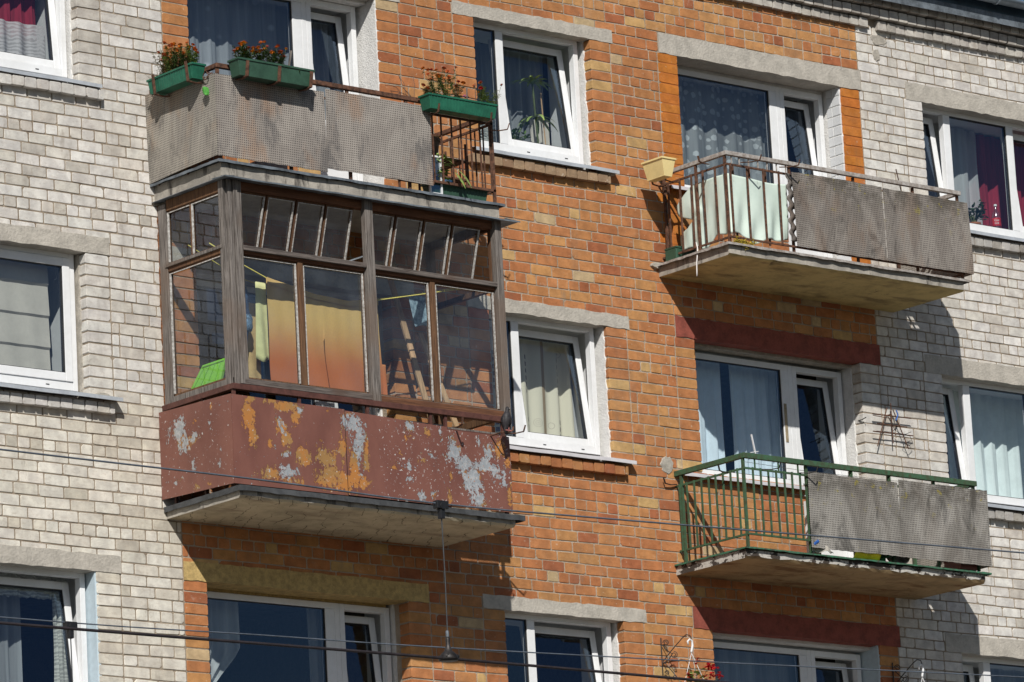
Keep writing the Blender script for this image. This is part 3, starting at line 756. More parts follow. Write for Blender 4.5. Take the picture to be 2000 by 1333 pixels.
# plaster on the reveals
def reveal(x, z0, z1, y0, y1, mat, side=1, jag=.02, seed=1):
    rr = random.Random(seed); n = int((z1 - z0) / .045); mb = MB(); t_ = .012
    fr_ = [y0 + rr.uniform(-jag, jag) * (1 if i % 2 else .4) for i in range(n + 1)]
    rings = []
    for i in range(n + 1):
        z = z0 + (z1 - z0) * i / n
        rings.append([(x + .02 * side, fr_[i], z), (x - t_ * side, fr_[i] + .006, z), (x - t_ * side, y1, z), (x + .02 * side, y1, z)])
    mb.loft(rings); return mb.build('reveal_plaster', mat, BLD)
for k in (-1, 0, 1):
    o = k * F
    reveal(5.055, o - 1.28, o, .035 if k == 0 else .085, .2, 'plaster_white' if k else 'plaster_white', 1, .012, 3 + k)
    reveal(-.925, o - 1.28, o, .085 if k >= 0 else .004, .2, 'plaster_grey' if k == 0 else 'plaster_white' if k >= 0 else 'paint_paleblue', 1, .010 if k >= 0 else .002, 8 + k)
    reveal(8.35, o - 2.1, o, .012 if k else .12, .32, 'paint_paleblue' if k == -1 else 'plaster_white', 1, .008, 12 + k)
    reveal(2.458 if k == 1 else (2.46 if k == 0 else 2.49), o - 2.1, o, .006 if k == 1 else .2, .32, 'plaster_white', 1, .004, 15 + k)
# white plaster of the inner reveals, behind the frames
for a, b, c, d in OPEN:
    dp = a > 7 and b < 8.5 or 1.7 < a < 2; wp = abs(b - 7.5) < .01 or abs(b - 1.72) < .01; y_ = .31 if (dp or wp) else .20
    q = MB()
    if not dp: q.box(a - .02, a + .004, y_, .62, c, d)
    if not wp: q.box(b - .004, b + .02, y_, .62, c, d)
    q.box(a, b, y_, .62, d - .002, d + .03); q.build('inner_reveal', 'pvc_grey', BLD)
# painted brick texture on the upper right reveal: courses with sunken joints
pr = MB()
for i in range(21):
    z = .71 + i * .1
    if z < 2.75: pr.box(8.335 - .0025, 8.36, .016, .125 if i % 2 else .118, z + .007, min(z + .094, 2.795)); pr.box(8.335 - .0015, 8.36, .128, .20, z + .007, min(z + .094, 2.795))
pr.build('painted_brick_reveal', 'pvc_grey', BLD, bevel=.003)
for k in (-1, 0, 1):
    o = k * F   # soffit plaster behind the wide lintels
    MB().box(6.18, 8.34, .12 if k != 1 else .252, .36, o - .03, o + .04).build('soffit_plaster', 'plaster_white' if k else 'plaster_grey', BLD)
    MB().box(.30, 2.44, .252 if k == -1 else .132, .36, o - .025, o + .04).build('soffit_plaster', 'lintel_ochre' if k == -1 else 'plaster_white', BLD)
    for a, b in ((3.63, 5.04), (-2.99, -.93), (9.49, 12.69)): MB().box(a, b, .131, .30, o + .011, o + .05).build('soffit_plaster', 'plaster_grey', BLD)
# repair patches
PATCH = [(5.72, -1.27, .10, .11, dict(seed=1)), (8.92, 3.36, .13, .07, dict(seed=2)), (-.06, -1.30, .09, .14, dict(seed=3)), (8.88, 3.2, .06, .08, dict(seed=4)), (5.15, -1.29, .12, .03, dict(y=-.03, seed=5)), (5.16, 1.50, .13, .04, dict(y=-.03, seed=6)), (-.80, -1.26, .1, .03, dict(y=-.02, seed=7)), (5.74, .66, .10, .035, dict(y=-.03, seed=9))]
def blob(mb, cx, cz, rx, rz, y=-.006, n=18, seed=0):
    rr = random.Random(seed); pts = [(cx + rx * cos(2 * pi * i / n) * rr.uniform(.75, 1.1), cz + rz * sin(2 * pi * i / n) * rr.uniform(.75, 1.1)) for i in range(n)]
    vs = [(x, .012, z) for x, z in pts] + [(cx + (x - cx) * .82, y, cz + (z - cz) * .82) for x, z in pts] + [(cx, y - .002, cz)]
    fs = [(i, (i + 1) % n, n + (i + 1) % n, n + i) for i in range(n)] + [(n + i, n + (i + 1) % n, 2 * n) for i in range(n)]
    mb.add(vs, fs)
for i_, a_ in enumerate(PATCH):
    pt = MB(); blob(pt, *a_[:4], **a_[4]); pt.build('mortar_patch', 'plaster_grey', BLD)
# rust stained sealant strip beside the glazed balcony and a bolt in the joint
# ------------------------------------------------------------------ balconies
def slab(root, x0, x1, z0, z1, yo, mat, seed=0, amp=.006):
    rr = random.Random(seed); mb = MB(); n = 44; rings = []
    for i in range(n + 1):
        x = x0 + (x1 - x0) * i / n; a = rr.uniform(-amp, amp); b = rr.uniform(-amp, amp) * .6
        yy = -yo + rr.uniform(-.003, .003)
        rings.append([(x, yy, z0 + abs(a) + .012), (x, yy + .02, z0 + a * .3), (x, .03, z0), (x, .03, z1 + .012), (x, yy, z1 + b)])
    vs = [p for r_ in rings for p in r_]; fs = []
    for i in range(n):
        for k in range(5): fs.append((i * 5 + k, i * 5 + (k + 1) % 5, (i + 1) * 5 + (k + 1) % 5, (i + 1) * 5 + k))
    fs.append((0, 1, 2, 3, 4)[::-1]); fs.append(tuple(n * 5 + k for k in range(5)))
    mb.add(vs, fs); return mb.build('slab', mat, root)
def drip(root, x0, x1, z, yo, mat='zinc', lip=.028, name='edge_flashing', seed=0, left=True):
    """thin sheet folded over the slab edge on three sides, a little wavy"""
    rr = random.Random(seed); mb = MB(); n = 40
    w = [rr.uniform(-.004, .004) for _ in range(n + 1)]
    def top(u, v): i = int(round(u * n)); return (x0 + (x1 - x0) * u, -yo - .035 + .14 * v + w[i], z + .004 * v + w[i] * .5)
    def lipf(u, v): i = int(round(u * n)); return (x0 + (x1 - x0) * u, -yo - .035 + w[i], z - lip * v + w[i] * .5 + (w[(i * 7) % n] * v))
    mb.grid(top, n, 1); mb.grid(lipf, n, 1)
    for xx, s in ((x0, -1),) + (((x1, 1),) if left else ()):
        m_ = 14; ws = [rr.uniform(-.004, .004) for _ in range(m_ + 1)]
        mb.grid(lambda u, v: (xx + s * .0 + ws[int(round(u * m_))] - s * .12 * v, -yo - .035 + (yo + .03) * u, z + .003 * v), m_, 1)
        mb.grid(lambda u, v: (xx + ws[int(round(u * m_))], -yo - .035 + (yo + .03) * u, z - lip * v + ws[(int(round(u * m_)) * 5) % m_] * v), m_, 1)
    return mb.build(name, mat, root, thick=.004)
def board_panel(root, x0, x1, z0, z1, y, mat, seed=0, wob=.006, name='cladding_board', label=None, tilt=0.0, ragged=.003):
    rr = random.Random(seed); n = 24
    a, b = [rr.uniform(-ragged, ragged) for _ in range(n + 1)], [rr.uniform(-ragged, ragged) for _ in range(n + 1)]
    mb = MB()
    def fn(u, v):
        i = int(round(u * n)); return (x0 + (x1 - x0) * u, y + tilt * (1 - v) + wob * sin(u * 5 + seed) * sin(v * 3 + 1), z0 + (z1 - z0) * v + (b[i] if v > .99 else 0) + (a[i] if v < .01 else 0))
    mb.grid(fn, n, 8); return mb.build(name, mat, root, thick=.006, label=label)
def side_panel(root, x, y0, y1, z0a, z0b, z1a, z1b, mat, seed=0, name='cladding_board'):
    mb = MB(); mb.grid(lambda u, v: (x + .006 * sin(u * 4 + v * 3 + seed), y0 + (y1 - y0) * u, (z0a + (z0b - z0a) * u) * (1 - v) + (z1a + (z1b - z1a) * u) * v), 16, 8)
    return mb.build(name, mat, root, thick=.006)
def balusters(par, pts, z0, z1, mat, r=.0075, jit=.004, seed=0):
    rr = random.Random(seed)
    for x, y in pts:
        a, b = rr.uniform(-jit, jit), rr.uniform(-jit, jit)
        mb = MB(); mb.bar((x + a, y, z0), (x + b, y, z1), r * 2, r * 2, (0, 1, 0)); mb.build('baluster', mat, par)
def hook(par, p, d, mat='rust_brown', L=.16, tip=.05, w=.022, name='planter_hook'):
    """flat iron hook sticking out from the rail in direction d and turned up at its end"""
    p = Vector(p); d = Vector(d); mb = MB()
    pts = [p, p + d * L * .55 + Vector((0, 0, -.012)), p + d * L + Vector((0, 0, -.006)), p + d * (L + .02) + Vector((0, 0, tip))]
    for a, b in zip(pts[:-1], pts[1:]): mb.bar(a, b, w, .007, (0, 0, 1) if abs((b - a).normalized().z) < .8 else d)
    return mb.build(name, mat, par)

# ---- A: upper left, perforated boards
A = thing('balcony', (1.4, -.5, .54), 'upper left balcony clad in pinholed boards, its open rusty railing at the right end', 'balcony', None)
slab(A, -.155, 2.975, .54, .672, .965, 'slab_a', 3)
drip(A, -.20, 3.02, .690, .965, 'zinc', .022, seed=4)
rl = MB()
rl.box(-.17, 2.96, -.985, -.94, 1.518, 1.558); rl.box(-.17, -.13, -.9395, .01, 1.518, 1.558); rl.box(2.92, 2.96, -.9395, .01, 1.495, 1.535)
RA = rl.build('railing', 'rust_brown', A, bevel=.003)
lo = MB(); lo.box(2.23, 2.95, -.972, -.952, 1.425, 1.445); lo.box(2.23, 2.95, -.972, -.952, .800, .822); lo.box(2.93, 2.95, -.951, .01, 1.425, 1.445); lo.box(2.93, 2.95, -.951, .01, .800, .822)
lo.box(-.15, 2.2295, -.972, -.955, .78, .80); lo.box(-.15, 2.2295, -.972, -.955, 1.40, 1.42); lo.build('rail', 'rust_brown', RA)
balusters(RA, [(2.24 + i * .112, -.962) for i in range(7)], .80, 1.44, 'rust_brown', .0062, .006, 2)
balusters(RA, [(2.94, -.84 + i * .115) for i in range(8)], .80, 1.44, 'rust_brown', .0055, .004, 3)
for x, y, z in ((-.15, -.962, 1.52), (.62, -.962, 1.52), (1.28, -.962, 1.52), (1.95, -.962, 1.52), (2.935, -.962, 1.50), (-.15, -.08, 1.52), (-.15, -.5, 1.52)):
    MB().box(x - .014, x + .014, y - .010, y + .010, .67, z).build('post', 'rust_brown', RA)
board_panel(A, -.205, .992, .722, 1.452, -1.0, 'perf_a', 1, .008, label='left front board with tan stains')
board_panel(A, 1.0, 2.19, .757, 1.478, -1.006, 'perf_a', 2, .010, label='right front board with dark streaks')
side_panel(A, -.208, 0.0, -.998, .695, .722, 1.50, 1.452, 'perf_a_side', 2)
for i in range(3):   # torn wire loops on the rail corner
    q = MB(); q.tube([(-.17 - .03 * i, -.90 + .04 * cos(a), 1.45 + .035 * sin(a)) for a in [i + j * .9 for j in range(7)]], .005, 5); q.build('wire_tie', 'rust_brown', A)
tw = MB(); rr_ = random.Random(3)
for i in range(9):
    p = Vector((1.95 + rr_.uniform(-.12, .2), -.95, 1.56)); pts = [p]; d = Vector((rr_.uniform(-1, .6), rr_.uniform(-.2, .2), rr_.uniform(.3, 1)))
    for j in range(5): d += Vector((rr_.uniform(-.5, .3), 0, rr_.uniform(-.5, .3))); pts.append(pts[-1] + d.normalized() * .045)
    tw.tube(pts, .0028, 4)
o_ = tw.build('dry_twig_tangle', 'twig'); tag(o_, 'tangle of bare dry twigs on the rusty rail left of the end flower box', 'twigs')
for x in (.02, .37, .72): hook(A, (x, -.985, 1.425), (0, -1, 0), L=.175, tip=.13, w=.032)
for y in (-.34, -.82): hook(A, (-.17, y, 1.41), (-1, 0, 0), L=.19, tip=.17, w=.032)
for x in (2.17, 2.78): hook(A, (x, -.985, 1.405), (0, -1, 0), L=.16, tip=.07, w=.016)
hook(A, (2.95, -.93, 1.39), (.7, -.7, 0), L=.16, tip=.05, w=.016)
# eave sheet over the glazing under the slab
ev = MB(); n = 30; er = random.Random(6); ew = [er.uniform(-.003, .003) for _ in range(n + 1)]
ev.grid(lambda u, v: (-.19 + 3.32 * u, -1.07 + .20 * v, .528 + .010 * v + ew[int(round(u * n))]), n, 1)
ev.grid(lambda u, v: (-.19 + 3.32 * u, -1.07, .528 - .012 * v + ew[int(round(u * n))]), n, 1)
ev.grid(lambda u, v: (-.19 + .1 * v, -1.07 + 1.07 * u, .528 + .008 * v), 6, 1); ev.grid(lambda u, v: (3.13 - .17 * v, -1.07 + .30 * u, .528 + .008 * v), 6, 1)
ev.build('eave_sheet', 'zinc', A, thick=.004)

# ---- B: glazed balcony with peeling sheet steel
Bq = thing('glazed_balcony', (1.4, -.5, -2.29), 'glazed balcony of weathered grey timber with peeling maroon sheet steel below', 'balcony')
slab(Bq, -.155, 2.90, -2.285, -2.205, 1.045, 'slab_b', 13, .014)
drip(Bq, -.18, 2.99, -2.186, 1.045, 'zinc_dark', .045, seed=14)
def sheet(root, fn, nu, nv, peel, name='steel_sheet', label=None):
    mb = MB(); mb.grid(fn, nu, nv); ob = mb.build(name, 'peeling_maroon', root, thick=.003, label=label)
    at = ob.data.attributes.new('Peel', 'FLOAT_VECTOR', 'POINT'); dat = []
    for j in range(nv + 1):
        for i in range(nu + 1): dat += list(peel(*fn(i / nu, j / nv)))
    at.data.foreach_set('vector', dat); return ob
# blobs in metres on the front: (x, z, rx, rz, weight)
SIL = [(.35, -1.60, .07, .10, .5), (.36, -2.02, .10, .07, 1), (.17, -2.03, .05, .05, .6), (.38, -1.86, .05, .05, .8), (1.10, -1.52, .10, .09, 1), (1.17, -1.66, .07, .16, 1), (1.18, -1.86, .05, .14, .7), (1.75, -1.48, .05, .05, .7), (2.10, -1.50, .03, .07, .7),
       (2.0, -1.72, .05, .04, .6), (1.72, -1.86, .12, .05, .5), (2.24, -1.66, .09, .10, .9), (2.36, -1.77, .10, .08, 1), (2.46, -1.92, .09, .14, 1.1), (2.50, -2.06, .08, .08, 1.1), (2.60, -1.76, .10, .07, 1.1), (2.66, -1.64, .06, .08, .9), (2.74, -1.80, .09, .07, 1), (2.80, -1.90, .05, .05, .8),
       (1.85, -2.10, .06, .06, .8), (1.98, -2.08, .04, .05, .6), (2.56, -1.57, .05, .04, .5), (.52, -1.46, .05, .04, .5), (1.7, -1.97, .07, .04, .5), (.12, -1.9, .03, .03, .5)]
ORG = [(.0, -1.42, .05, .06, 1), (-.02, -1.55, .06, .12, 1.1), (.02, -1.72, .05, .10, 1), (.22, -1.41, .07, .035, .9), (.40, -1.44, .13, .05, 1), (.48, -1.52, .06, .09, .9), (.33, -1.62, .07, .07, .9), (.38, -1.74, .05, .09, 1), (.55, -1.86, .09, .08, 1), (.20, -2.04, .12, .07, .9), (.42, -2.08, .16, .04, .8),
       (.80, -1.86, .10, .10, .95), (.85, -2.02, .14, .10, 1), (.72, -1.83, .03, .06, .7), (1.0, -1.74, .04, .14, .9), (1.02, -2.05, .07, .09, 1), (1.12, -1.92, .07, .20, 1), (1.25, -1.8, .04, .2, .9), (1.05, -1.5, .05, .06, .8), (1.22, -2.04, .08, .07, 1), (1.72, -1.60, .06, .05, .6), (1.95, -1.53, .04, .05, .7),
       (1.62, -1.72, .05, .04, .6), (1.85, -1.78, .05, .05, .6), (2.17, -2.08, .03, .08, .9), (2.76, -1.60, .07, .10, .7), (2.86, -2.0, .03, .12, .8), (2.85, -1.72, .03, .06, .7), (1.55, -1.86, .04, .05, .6), (.85, -1.42, .04, .03, .6), (.20, -1.78, .025, .05, .8), (2.2, -1.88, .02, .05, .7)]
SDE = [(-.28, -1.55, .09, .12, 1.0), (-.35, -1.68, .09, .10, .9), (-.48, -1.66, .09, .06, .9), (-.13, -1.60, .05, .08, .5), (-.45, -1.88, .06, .06, .6), (-.22, -2.0, .08, .04, .5), (-.72, -1.6, .03, .05, .6), (-.85, -1.95, .03, .04, .6), (-.62, -2.05, .03, .03, .5), (-.86, -1.84, .02, .03, .6)]
def fld(bl, a, b):
    v = 0.0
    for x, z, rx, rz, w in bl:
        d = ((a - x) / rx) ** 2 + ((b - z) / rz) ** 2
        v = max(v, w * math.exp(-d * .75))
    return v
def peel_f(x, y, z): return (fld(SIL, x, z) * .86, fld(ORG, x, z) * (.86 if x < .7 else .78), .75 if x > 1.4 else .40)
def peel_s(x, y, z): return (fld(SDE, y, z) * .86, fld([(-.75, -1.45, .03, .03, .6), (-.5, -1.52, .03, .04, .5), (-.5, -2.1, .04, .03, .5), (-.68, -2.1, .03, .03, .6)], y, z), .6)
sheet(Bq, lambda u, v: (-.195 + 1.225 * u, -1.03 + .006 * sin(u * 9) * sin(v * 4), -2.165 + (.775 - .015 * u) * v), 100, 60, peel_f, label='left front sheet with long orange rust patches')
sheet(Bq, lambda u, v: (1.034 + 1.14 * u, -1.034 + .005 * sin(u * 7) * sin(v * 4), -2.160 + (.745 - .035 * u) * v), 95, 60, peel_f, label='middle front sheet with small flaked spots')
sheet(Bq, lambda u, v: (2.178 + .715 * u, -1.028 + .012 * sin(u * 4) * sin(v * 3), -2.155 + (.685) * v), 60, 56, peel_f, label='right front sheet flaked to bare silver metal')
sheet(Bq, lambda u, v: (-.197 + .004 * sin(u * 6), 0.0 - 1.03 * u, (-2.12 - .045 * u) + (.77 + .008 * u) * v), 80, 60, peel_s, label='side sheet with pale flaked patches')
mr = MB(); mr.box(-.16, 2.93, -1.015, -.955, -1.335, -1.285); mr.box(-.16, -.10, -.9545, .01, -1.335, -1.285)
RB = mr.build('railing', 'maroon_steel', Bq, bevel=.003)
for x in (-.135, .57, 1.32, 2.03, 2.20, 2.86): MB().box(x - .014, x + .014, -.998, -.975, -2.2, -1.335).build('post', 'maroon_steel', RB)
for y in (-.12, -.55): MB().box(-.145, -.12, y - .012, y + .012, -2.2, -1.335).build('post', 'maroon_steel', RB)
lw_ = MB(); lw_.box(-.13, 2.9, -.99, -.97, -1.47, -1.45); lw_.box(-.13, -.11, -.969, .0, -1.47, -1.45); lw_.build('rail', 'maroon_steel', RB)
MB().box(2.22, 2.84, -.955, -.935, -2.1, -1.425).build('lining_board', 'wood_grey', Bq)
MB().box(-.10, 2.2, -.95, -.93, -2.2, -1.41).build('lining_board', 'gasket', Bq)  # near-black sheet behind the front steel sheets, keeps their gap dark
for x, y, dx, dy in ((2.28, -1.02, -.3, -.95), (2.86, -1.03, .45, -.9), (2.93, -.45, .6, -.8)): hook(Bq, (x, y, -1.44), (dx, dy, 0), mat='rust_brown', L=.17, tip=.05, w=.018)
# timber glazing
def plank(par, x0, x1, y0, y1, z0, z1, mat='wood_grey', name='post'):
    return MB().box(x0, x1, y0, y1, z0, z1).build(name, mat, par, bevel=.004)
G = MB().box(-.10, 2.94, -.965, -.895, -1.285, -1.215).build('window_frame', 'wood_grey_h', Bq, bevel=.004)
plank(G, 1.42, 2.94, -.985, -.9655, -1.29, -1.225, 'wood_brown_h', 'sill_board'); plank(G, -.02, 1.415, -.985, -.9655, -1.275, -1.225, 'wood_grey_h', 'sill_board')
plank(G, .04, 2.90, -.99, -.955, -.088, -.045, 'wood_grey_h', 'transom'); plank(G, .04, 2.90, -.955, -.90, -.115, -.040, 'wood_brown_h', 'transom')
plank(G, -.10, 2.95, -.955, -.89, .455, .535, 'wood_brown_h', 'head_rail')
plank(G, -.135, -.095, -.945, -.88, -1.30, .53); plank(G, -.100, -.052, -.975, -.930, -1.29, .53); plank(G, -.046, -.004, -.990, -.940, -1.275, .53); plank(G, .003, .045, -.978, -.925, -1.285, .53); plank(G, -.098, .04, -.929, -.915, -1.28, .53, 'wood_brown')
plank(G, 1.395, 1.485, -.995, -.935, -1.285, .53); plank(G, 2.89, 2.965, -.995, -.925, -1.30, .53); plank(G, 2.90, 2.96, -.9245, -.87, -1.29, .53, 'wood_brown')
plank(G, 2.90, 2.955, -.07, .0, -1.29, .53, 'wood_brown'); plank(G, 2.905, 2.95, -.87, -.07, -1.285, -1.22, 'wood_brown'); plank(G, 2.905, 2.95, -.87, -.07, .455, .53, 'wood_brown'); plank(G, 2.905, 2.95, -.87, -.07, -.10, -.05, 'wood_brown')
plank(G, .650, .705, -.955, -.91, -1.215, -.115, 'wood_brown'); plank(G, 2.135, 2.19, -.955, -.91, -1.215, -.115, 'wood_brown')
plank(G, -.135, -.075, -.12, -.01, -1.30, .50); plank(G, -.128, -.082, -.90, -.12, -1.29, -1.225, 'wood_grey'); plank(G, -.128, -.082, -.90, -.12, -.115, -.050, 'wood_brown'); plank(G, -.128, -.082, -.90, -.12, .43, .53, 'wood_brown')
plank(G, -.145, -.129, -.91, -.10, -.075, -.045, 'wood_grey', 'transom')
# rust foam line against the wall
simple('sealant', (.22, .085, .03), .9, var=.5, scale=50)
sf = MB(); r3 = random.Random(8); sf.tube([(-.125 + r3.uniform(-.006, .006), -.006, -1.34 + i * .045) for i in range(42)], [.010 + r3.uniform(0, .006) for _ in range(42)], 6); sf.build('sealant_strip', 'sealant', Bq)
def old_pane(x0, x1, z0, z1, y, open_=0.0, label=None, sides='lrt'):
    """sash: slim brown frame, white glazing beads and a pane; hinged at the top, the foot swung in"""
    M_ = Matrix.Translation((0, y, z1)) @ Matrix.Rotation(math.atan2(open_, z1 - z0), 4, 'X') @ Matrix.Translation((0, -y, -z1))
    s_ = MB(); w = .016; s_.box(x0, x0 + w, y, y + .03, z0, z1); s_.box(x1 - w, x1, y, y + .03, z0, z1); s_.box(x0 + w, x1 - w, y + .0005, y + .03, z1 - w, z1); s_.box(x0 + w, x1 - w, y + .0005, y + .03, z0, z0 + w)
    ob = s_.xf(M_).build('sash', 'wood_brown', G, label=label)
    bd = MB(); a, b, c, d = x0 + w, x1 - w, z0 + w, z1 - w; e = .009
    bd.box(b - e, b + .002, y - .010, y + .006, c, d); bd.box(a - .002, a + e * .6, y - .006, y + .006, c, d); bd.box(a, b - e, y - .006, y + .006, d - e * .7, d)
    bd.xf(M_).build('glazing_bead', 'bead', G)
    MB().add([(a, y + .012, c), (b, y + .012, c), (b, y + .012, d), (a, y + .012, d)], [(0, 1, 2, 3)]).xf(M_).build('pane', 'glass_old', G)
simple('bead', (.50, .49, .47), .7, var=.5, scale=50, bump=.6, dark=(.22, .20, .18))
for a, b in ((.046, .650), (.706, 1.394), (1.487, 2.134), (2.191, 2.888)): old_pane(a, b, -1.214, -.117, -.935)
for xs_, op in (([.06, .365, .690, 1.015, 1.335], .15), ([1.52, 1.80, 2.125, 2.45, 2.79], .15)):
    for a, b in zip(xs_[:-1], xs_[1:]): old_pane(a + .008, b - .008, -.035, .452, -.925, op)
# side panes (plane x = const)
def side_pane(y0, y1, z0, z1, x=-.105):
    s_ = MB(); w = .016; s_.box(x - .012, x + .012, y0, y0 + w, z0, z1); s_.box(x - .012, x + .012, y1 - w, y1, z0, z1); s_.box(x - .0115, x + .012, y0 + w, y1 - w, z1 - w, z1); s_.box(x - .0115, x + .012, y0 + w, y1 - w, z0, z0 + w); s_.build('sash', 'wood_brown', G)
    bd = MB(); bd.box(x - .024, x - .010, y1 - w - .014, y1 - w, z0 + w, z1 - w); bd.box(x - .02, x - .010, y0 + w, y1 - w, z1 - w - .008, z1 - w); bd.build('glazing_bead', 'bead', G)
    MB().add([(x, y0 + w, z0 + w), (x, y1 - w, z0 + w), (x, y1 - w, z1 - w), (x, y0 + w, z1 - w)], [(3, 2, 1, 0)]).build('pane', 'glass_old', G)
side_pane(-.90, -.12, -1.222, -.117); side_pane(-.90, -.47, -.048, .43); side_pane(-.465, -.12, -.048, .43)
MB().bar((1.25, -.80, -.03), (1.41, -.93, .03), .012, .012).build('sash_stay', 'zinc', G)
MB().box(-.14, 2.93, -.90, -.02, .534, .539).build('ceiling_sheet', 'lintel_concrete', Bq)

# ---- C: upper right
C_ = thing('balcony', (7.3, -.5, .55), 'upper right balcony with a mossy pinholed board and pale green tarp behind rusty bars', 'balcony')
slab(C_, 5.765, 8.86, .556, .655, .985, 'slab_c', 23)
drip(C_, 5.725, 8.915, .668, .985, 'rust_light', .022, seed=24)
rl = MB(); rl.box(5.81, 8.93, -.975, -.935, 1.535, 1.575); rl.box(5.81, 5.85, -.9345, .01, 1.535, 1.575); rl.box(8.89, 8.93, -.9345, .01, 1.535, 1.575)
RC = rl.build('railing', 'rust_light', C_, bevel=.003)
lo = MB()
for z in (1.44, .735): lo.box(5.82, 8.92, -.962, -.946, z, z + .018); lo.box(5.822, 5.838, -.9455, .01, z, z + .018); lo.box(8.902, 8.918, -.9455, .01, z, z + .018)
lo.build('rail', 'rust_brown', RC)
balusters(RC, [(5.86 + i * .209, -.967) for i in range(4)], .735, 1.458, 'rust_brown', .0075, .008, 5)
balusters(RC, [(5.965 + i * .209, -.895) for i in range(3)], .735, 1.458, 'rust_brown', .0075, .004, 15)
balusters(RC, [(5.818, -.80 + i * .165) for i in range(5)], .735, 1.458, 'rust_brown', .0075, .006, 6)
for x, y in ((5.83, -.955), (6.655, -.955), (7.5, -.955), (8.3, -.955), (8.91, -.955), (5.83, -.10), (5.83, -.55), (8.91, -.1)): MB().box(x - .012, x + .012, y + .012, y + .032, .66, 1.535).build('post', 'rust_brown', RC)
for x in (5.9, 6.0, 6.12, 6.24, 6.36, 6.48, 6.6): MB().box(x - .005, x + .005, -.955, -.945, 1.458, 1.535).build('rail_stub', 'rust_light', RC)
board_panel(C_, 6.632, 7.818, .738, 1.468, -1.0, 'perf_c', 5, .010, label='left mossy board')
board_panel(C_, 7.826, 8.985, .738, 1.458, -1.004, 'perf_c', 6, .012, label='right mossy board with yellow lichen')
side_panel(C_, 8.985, 0.0, -.998, .74, .74, 1.46, 1.46, 'perf_a_side', 4)
# corrugated sheet edge
cg = MB(); cg.grid(lambda u, v: (6.575 + .085 * u + .018 * sin(v * 2 * pi * 6), -.985 + .02 * u, .79 + .66 * v), 2, 72); cg.build('corrugated_sheet', 'wood_grey', C_, thick=.005, smooth=True)
tp = MB()
def tarp(u, v):     # wraps the corner: u 0..1 along the side, then the front
    L = u * 1.47 - .11
    top = 1.375 - .03 * sin(max(0, L - .6) * 3) - (.16 * max(0, .11 - L) / .22); bot = .775 - .035 * sin(L * 8.5) + .02 * sin(L * 19)
    z = bot + (top - bot) * v
    w = .010 * sin(L * 13 + z * 4) + .016 * sin(L * 29 - z * 9) * (1 - v) ** 1.5 + .008 * sin(L * 47 + 2) * (1 - v) ** 2
    cut = .22 * math.exp(-((v - .55) / .14) ** 2) * max(0, 1 - u / .30)
    if L < .62: return (5.872 + w, -.30 - L - cut, z)
    return (5.872 + (L - .62), -.925 + w, z)
tp.grid(tarp, 70, 34); tag(tp.build('tarp', 'tarp', None, smooth=True, thick=.002), 'pale mint green tarp tied behind the rusty bars of the upper right balcony', 'tarp')
for p, d in (((5.83, -.72, 1.50), (-.9, -.25, 0)), ((6.0, -.97, 1.48), (.45, -.9, 0)), ((6.50, -.97, 1.50), (.5, -.85, 0)), ((5.82, -.12, 1.42), (-1, -.1, 0)), ((5.82, -.30, 1.42), (-1, -.1, 0))): hook(C_, p, d, 'rust_brown', .19, .045, .018)

# ---- D: middle right, green
D_ = thing('balcony', (7.3, -.5, -2.32), 'middle right balcony with green painted railing and a mossy pinholed board', 'balcony')
slab(D_, 5.755, 8.88, -2.318, -2.240, .965, 'slab_d', 33, .016)
drip(D_, 5.735, 8.935, -2.222, .965, 'green_floor', .014, seed=34)
rl = MB(); rl.box(5.80, 8.86, -.968, -.93, -1.372, -1.322); rl.box(5.80, 5.838, -.9295, .02, -1.372, -1.322); rl.box(8.822, 8.86, -.9295, .02, -1.372, -1.322)
RD = rl.build('railing', 'green_paint', D_, bevel=.003)
lo = MB()
for z in (-1.475, -2.095): lo.box(5.81, 8.85, -.957, -.941, z, z + .018); lo.box(5.812, 5.828, -.9405, .01, z, z + .018); lo.box(8.832, 8.848, -.9405, .01, z, z + .018)
lo.build('rail', 'green_paint', RD)
balusters(RD, [(5.905 + i * .1, -.962) for i in range(7)], -2.095, -1.455, 'green_paint', .0075, .004, 8)
balusters(RD, [(5.808, -.86 + i * .10) for i in range(9)], -2.095, -1.455, 'green_paint', .0075, .004, 9)
for x, y in ((5.82, -.95), (6.62, -.95), (7.2, -.95), (7.7, -.95), (8.3, -.95), (8.84, -.95), (5.82, -.10), (8.84, -.1)): MB().box(x - .013, x + .013, y + .010, y + .034, -2.2, -1.37).build('post', 'green_paint', RD)
for x in (5.95, 6.25, 6.5, 7.2, 7.7): MB().box(x - .006, x + .006, -.955, -.943, -1.46, -1.37).build('rail_stub', 'green_paint', RD)
board_panel(D_, 6.572, 7.745, -2.160, -1.442, -1.0, 'perf_d', 7, .010, label='left dark mossy board', ragged=.005)
board_panel(D_, 7.752, 8.945, -2.160, -1.415, -1.004, 'perf_d', 8, .010, label='right board with pale streaks', ragged=.005)
side_panel(D_, 8.945, 0.0, -.998, -2.155, -2.155, -1.42, -1.415, 'perf_a_side', 5)
for p, d in (((5.82, -.72, -1.465), (-.9, -.3, 0)), ((6.02, -.965, -1.465), (.5, -.85, 0)), ((6.5, -.965, -1.455), (.5, -.85, 0)), ((5.81, -.02, -1.45), (-.95, -.1, 0))): hook(D_, p, d, 'dark_metal', .17, .045, .015)

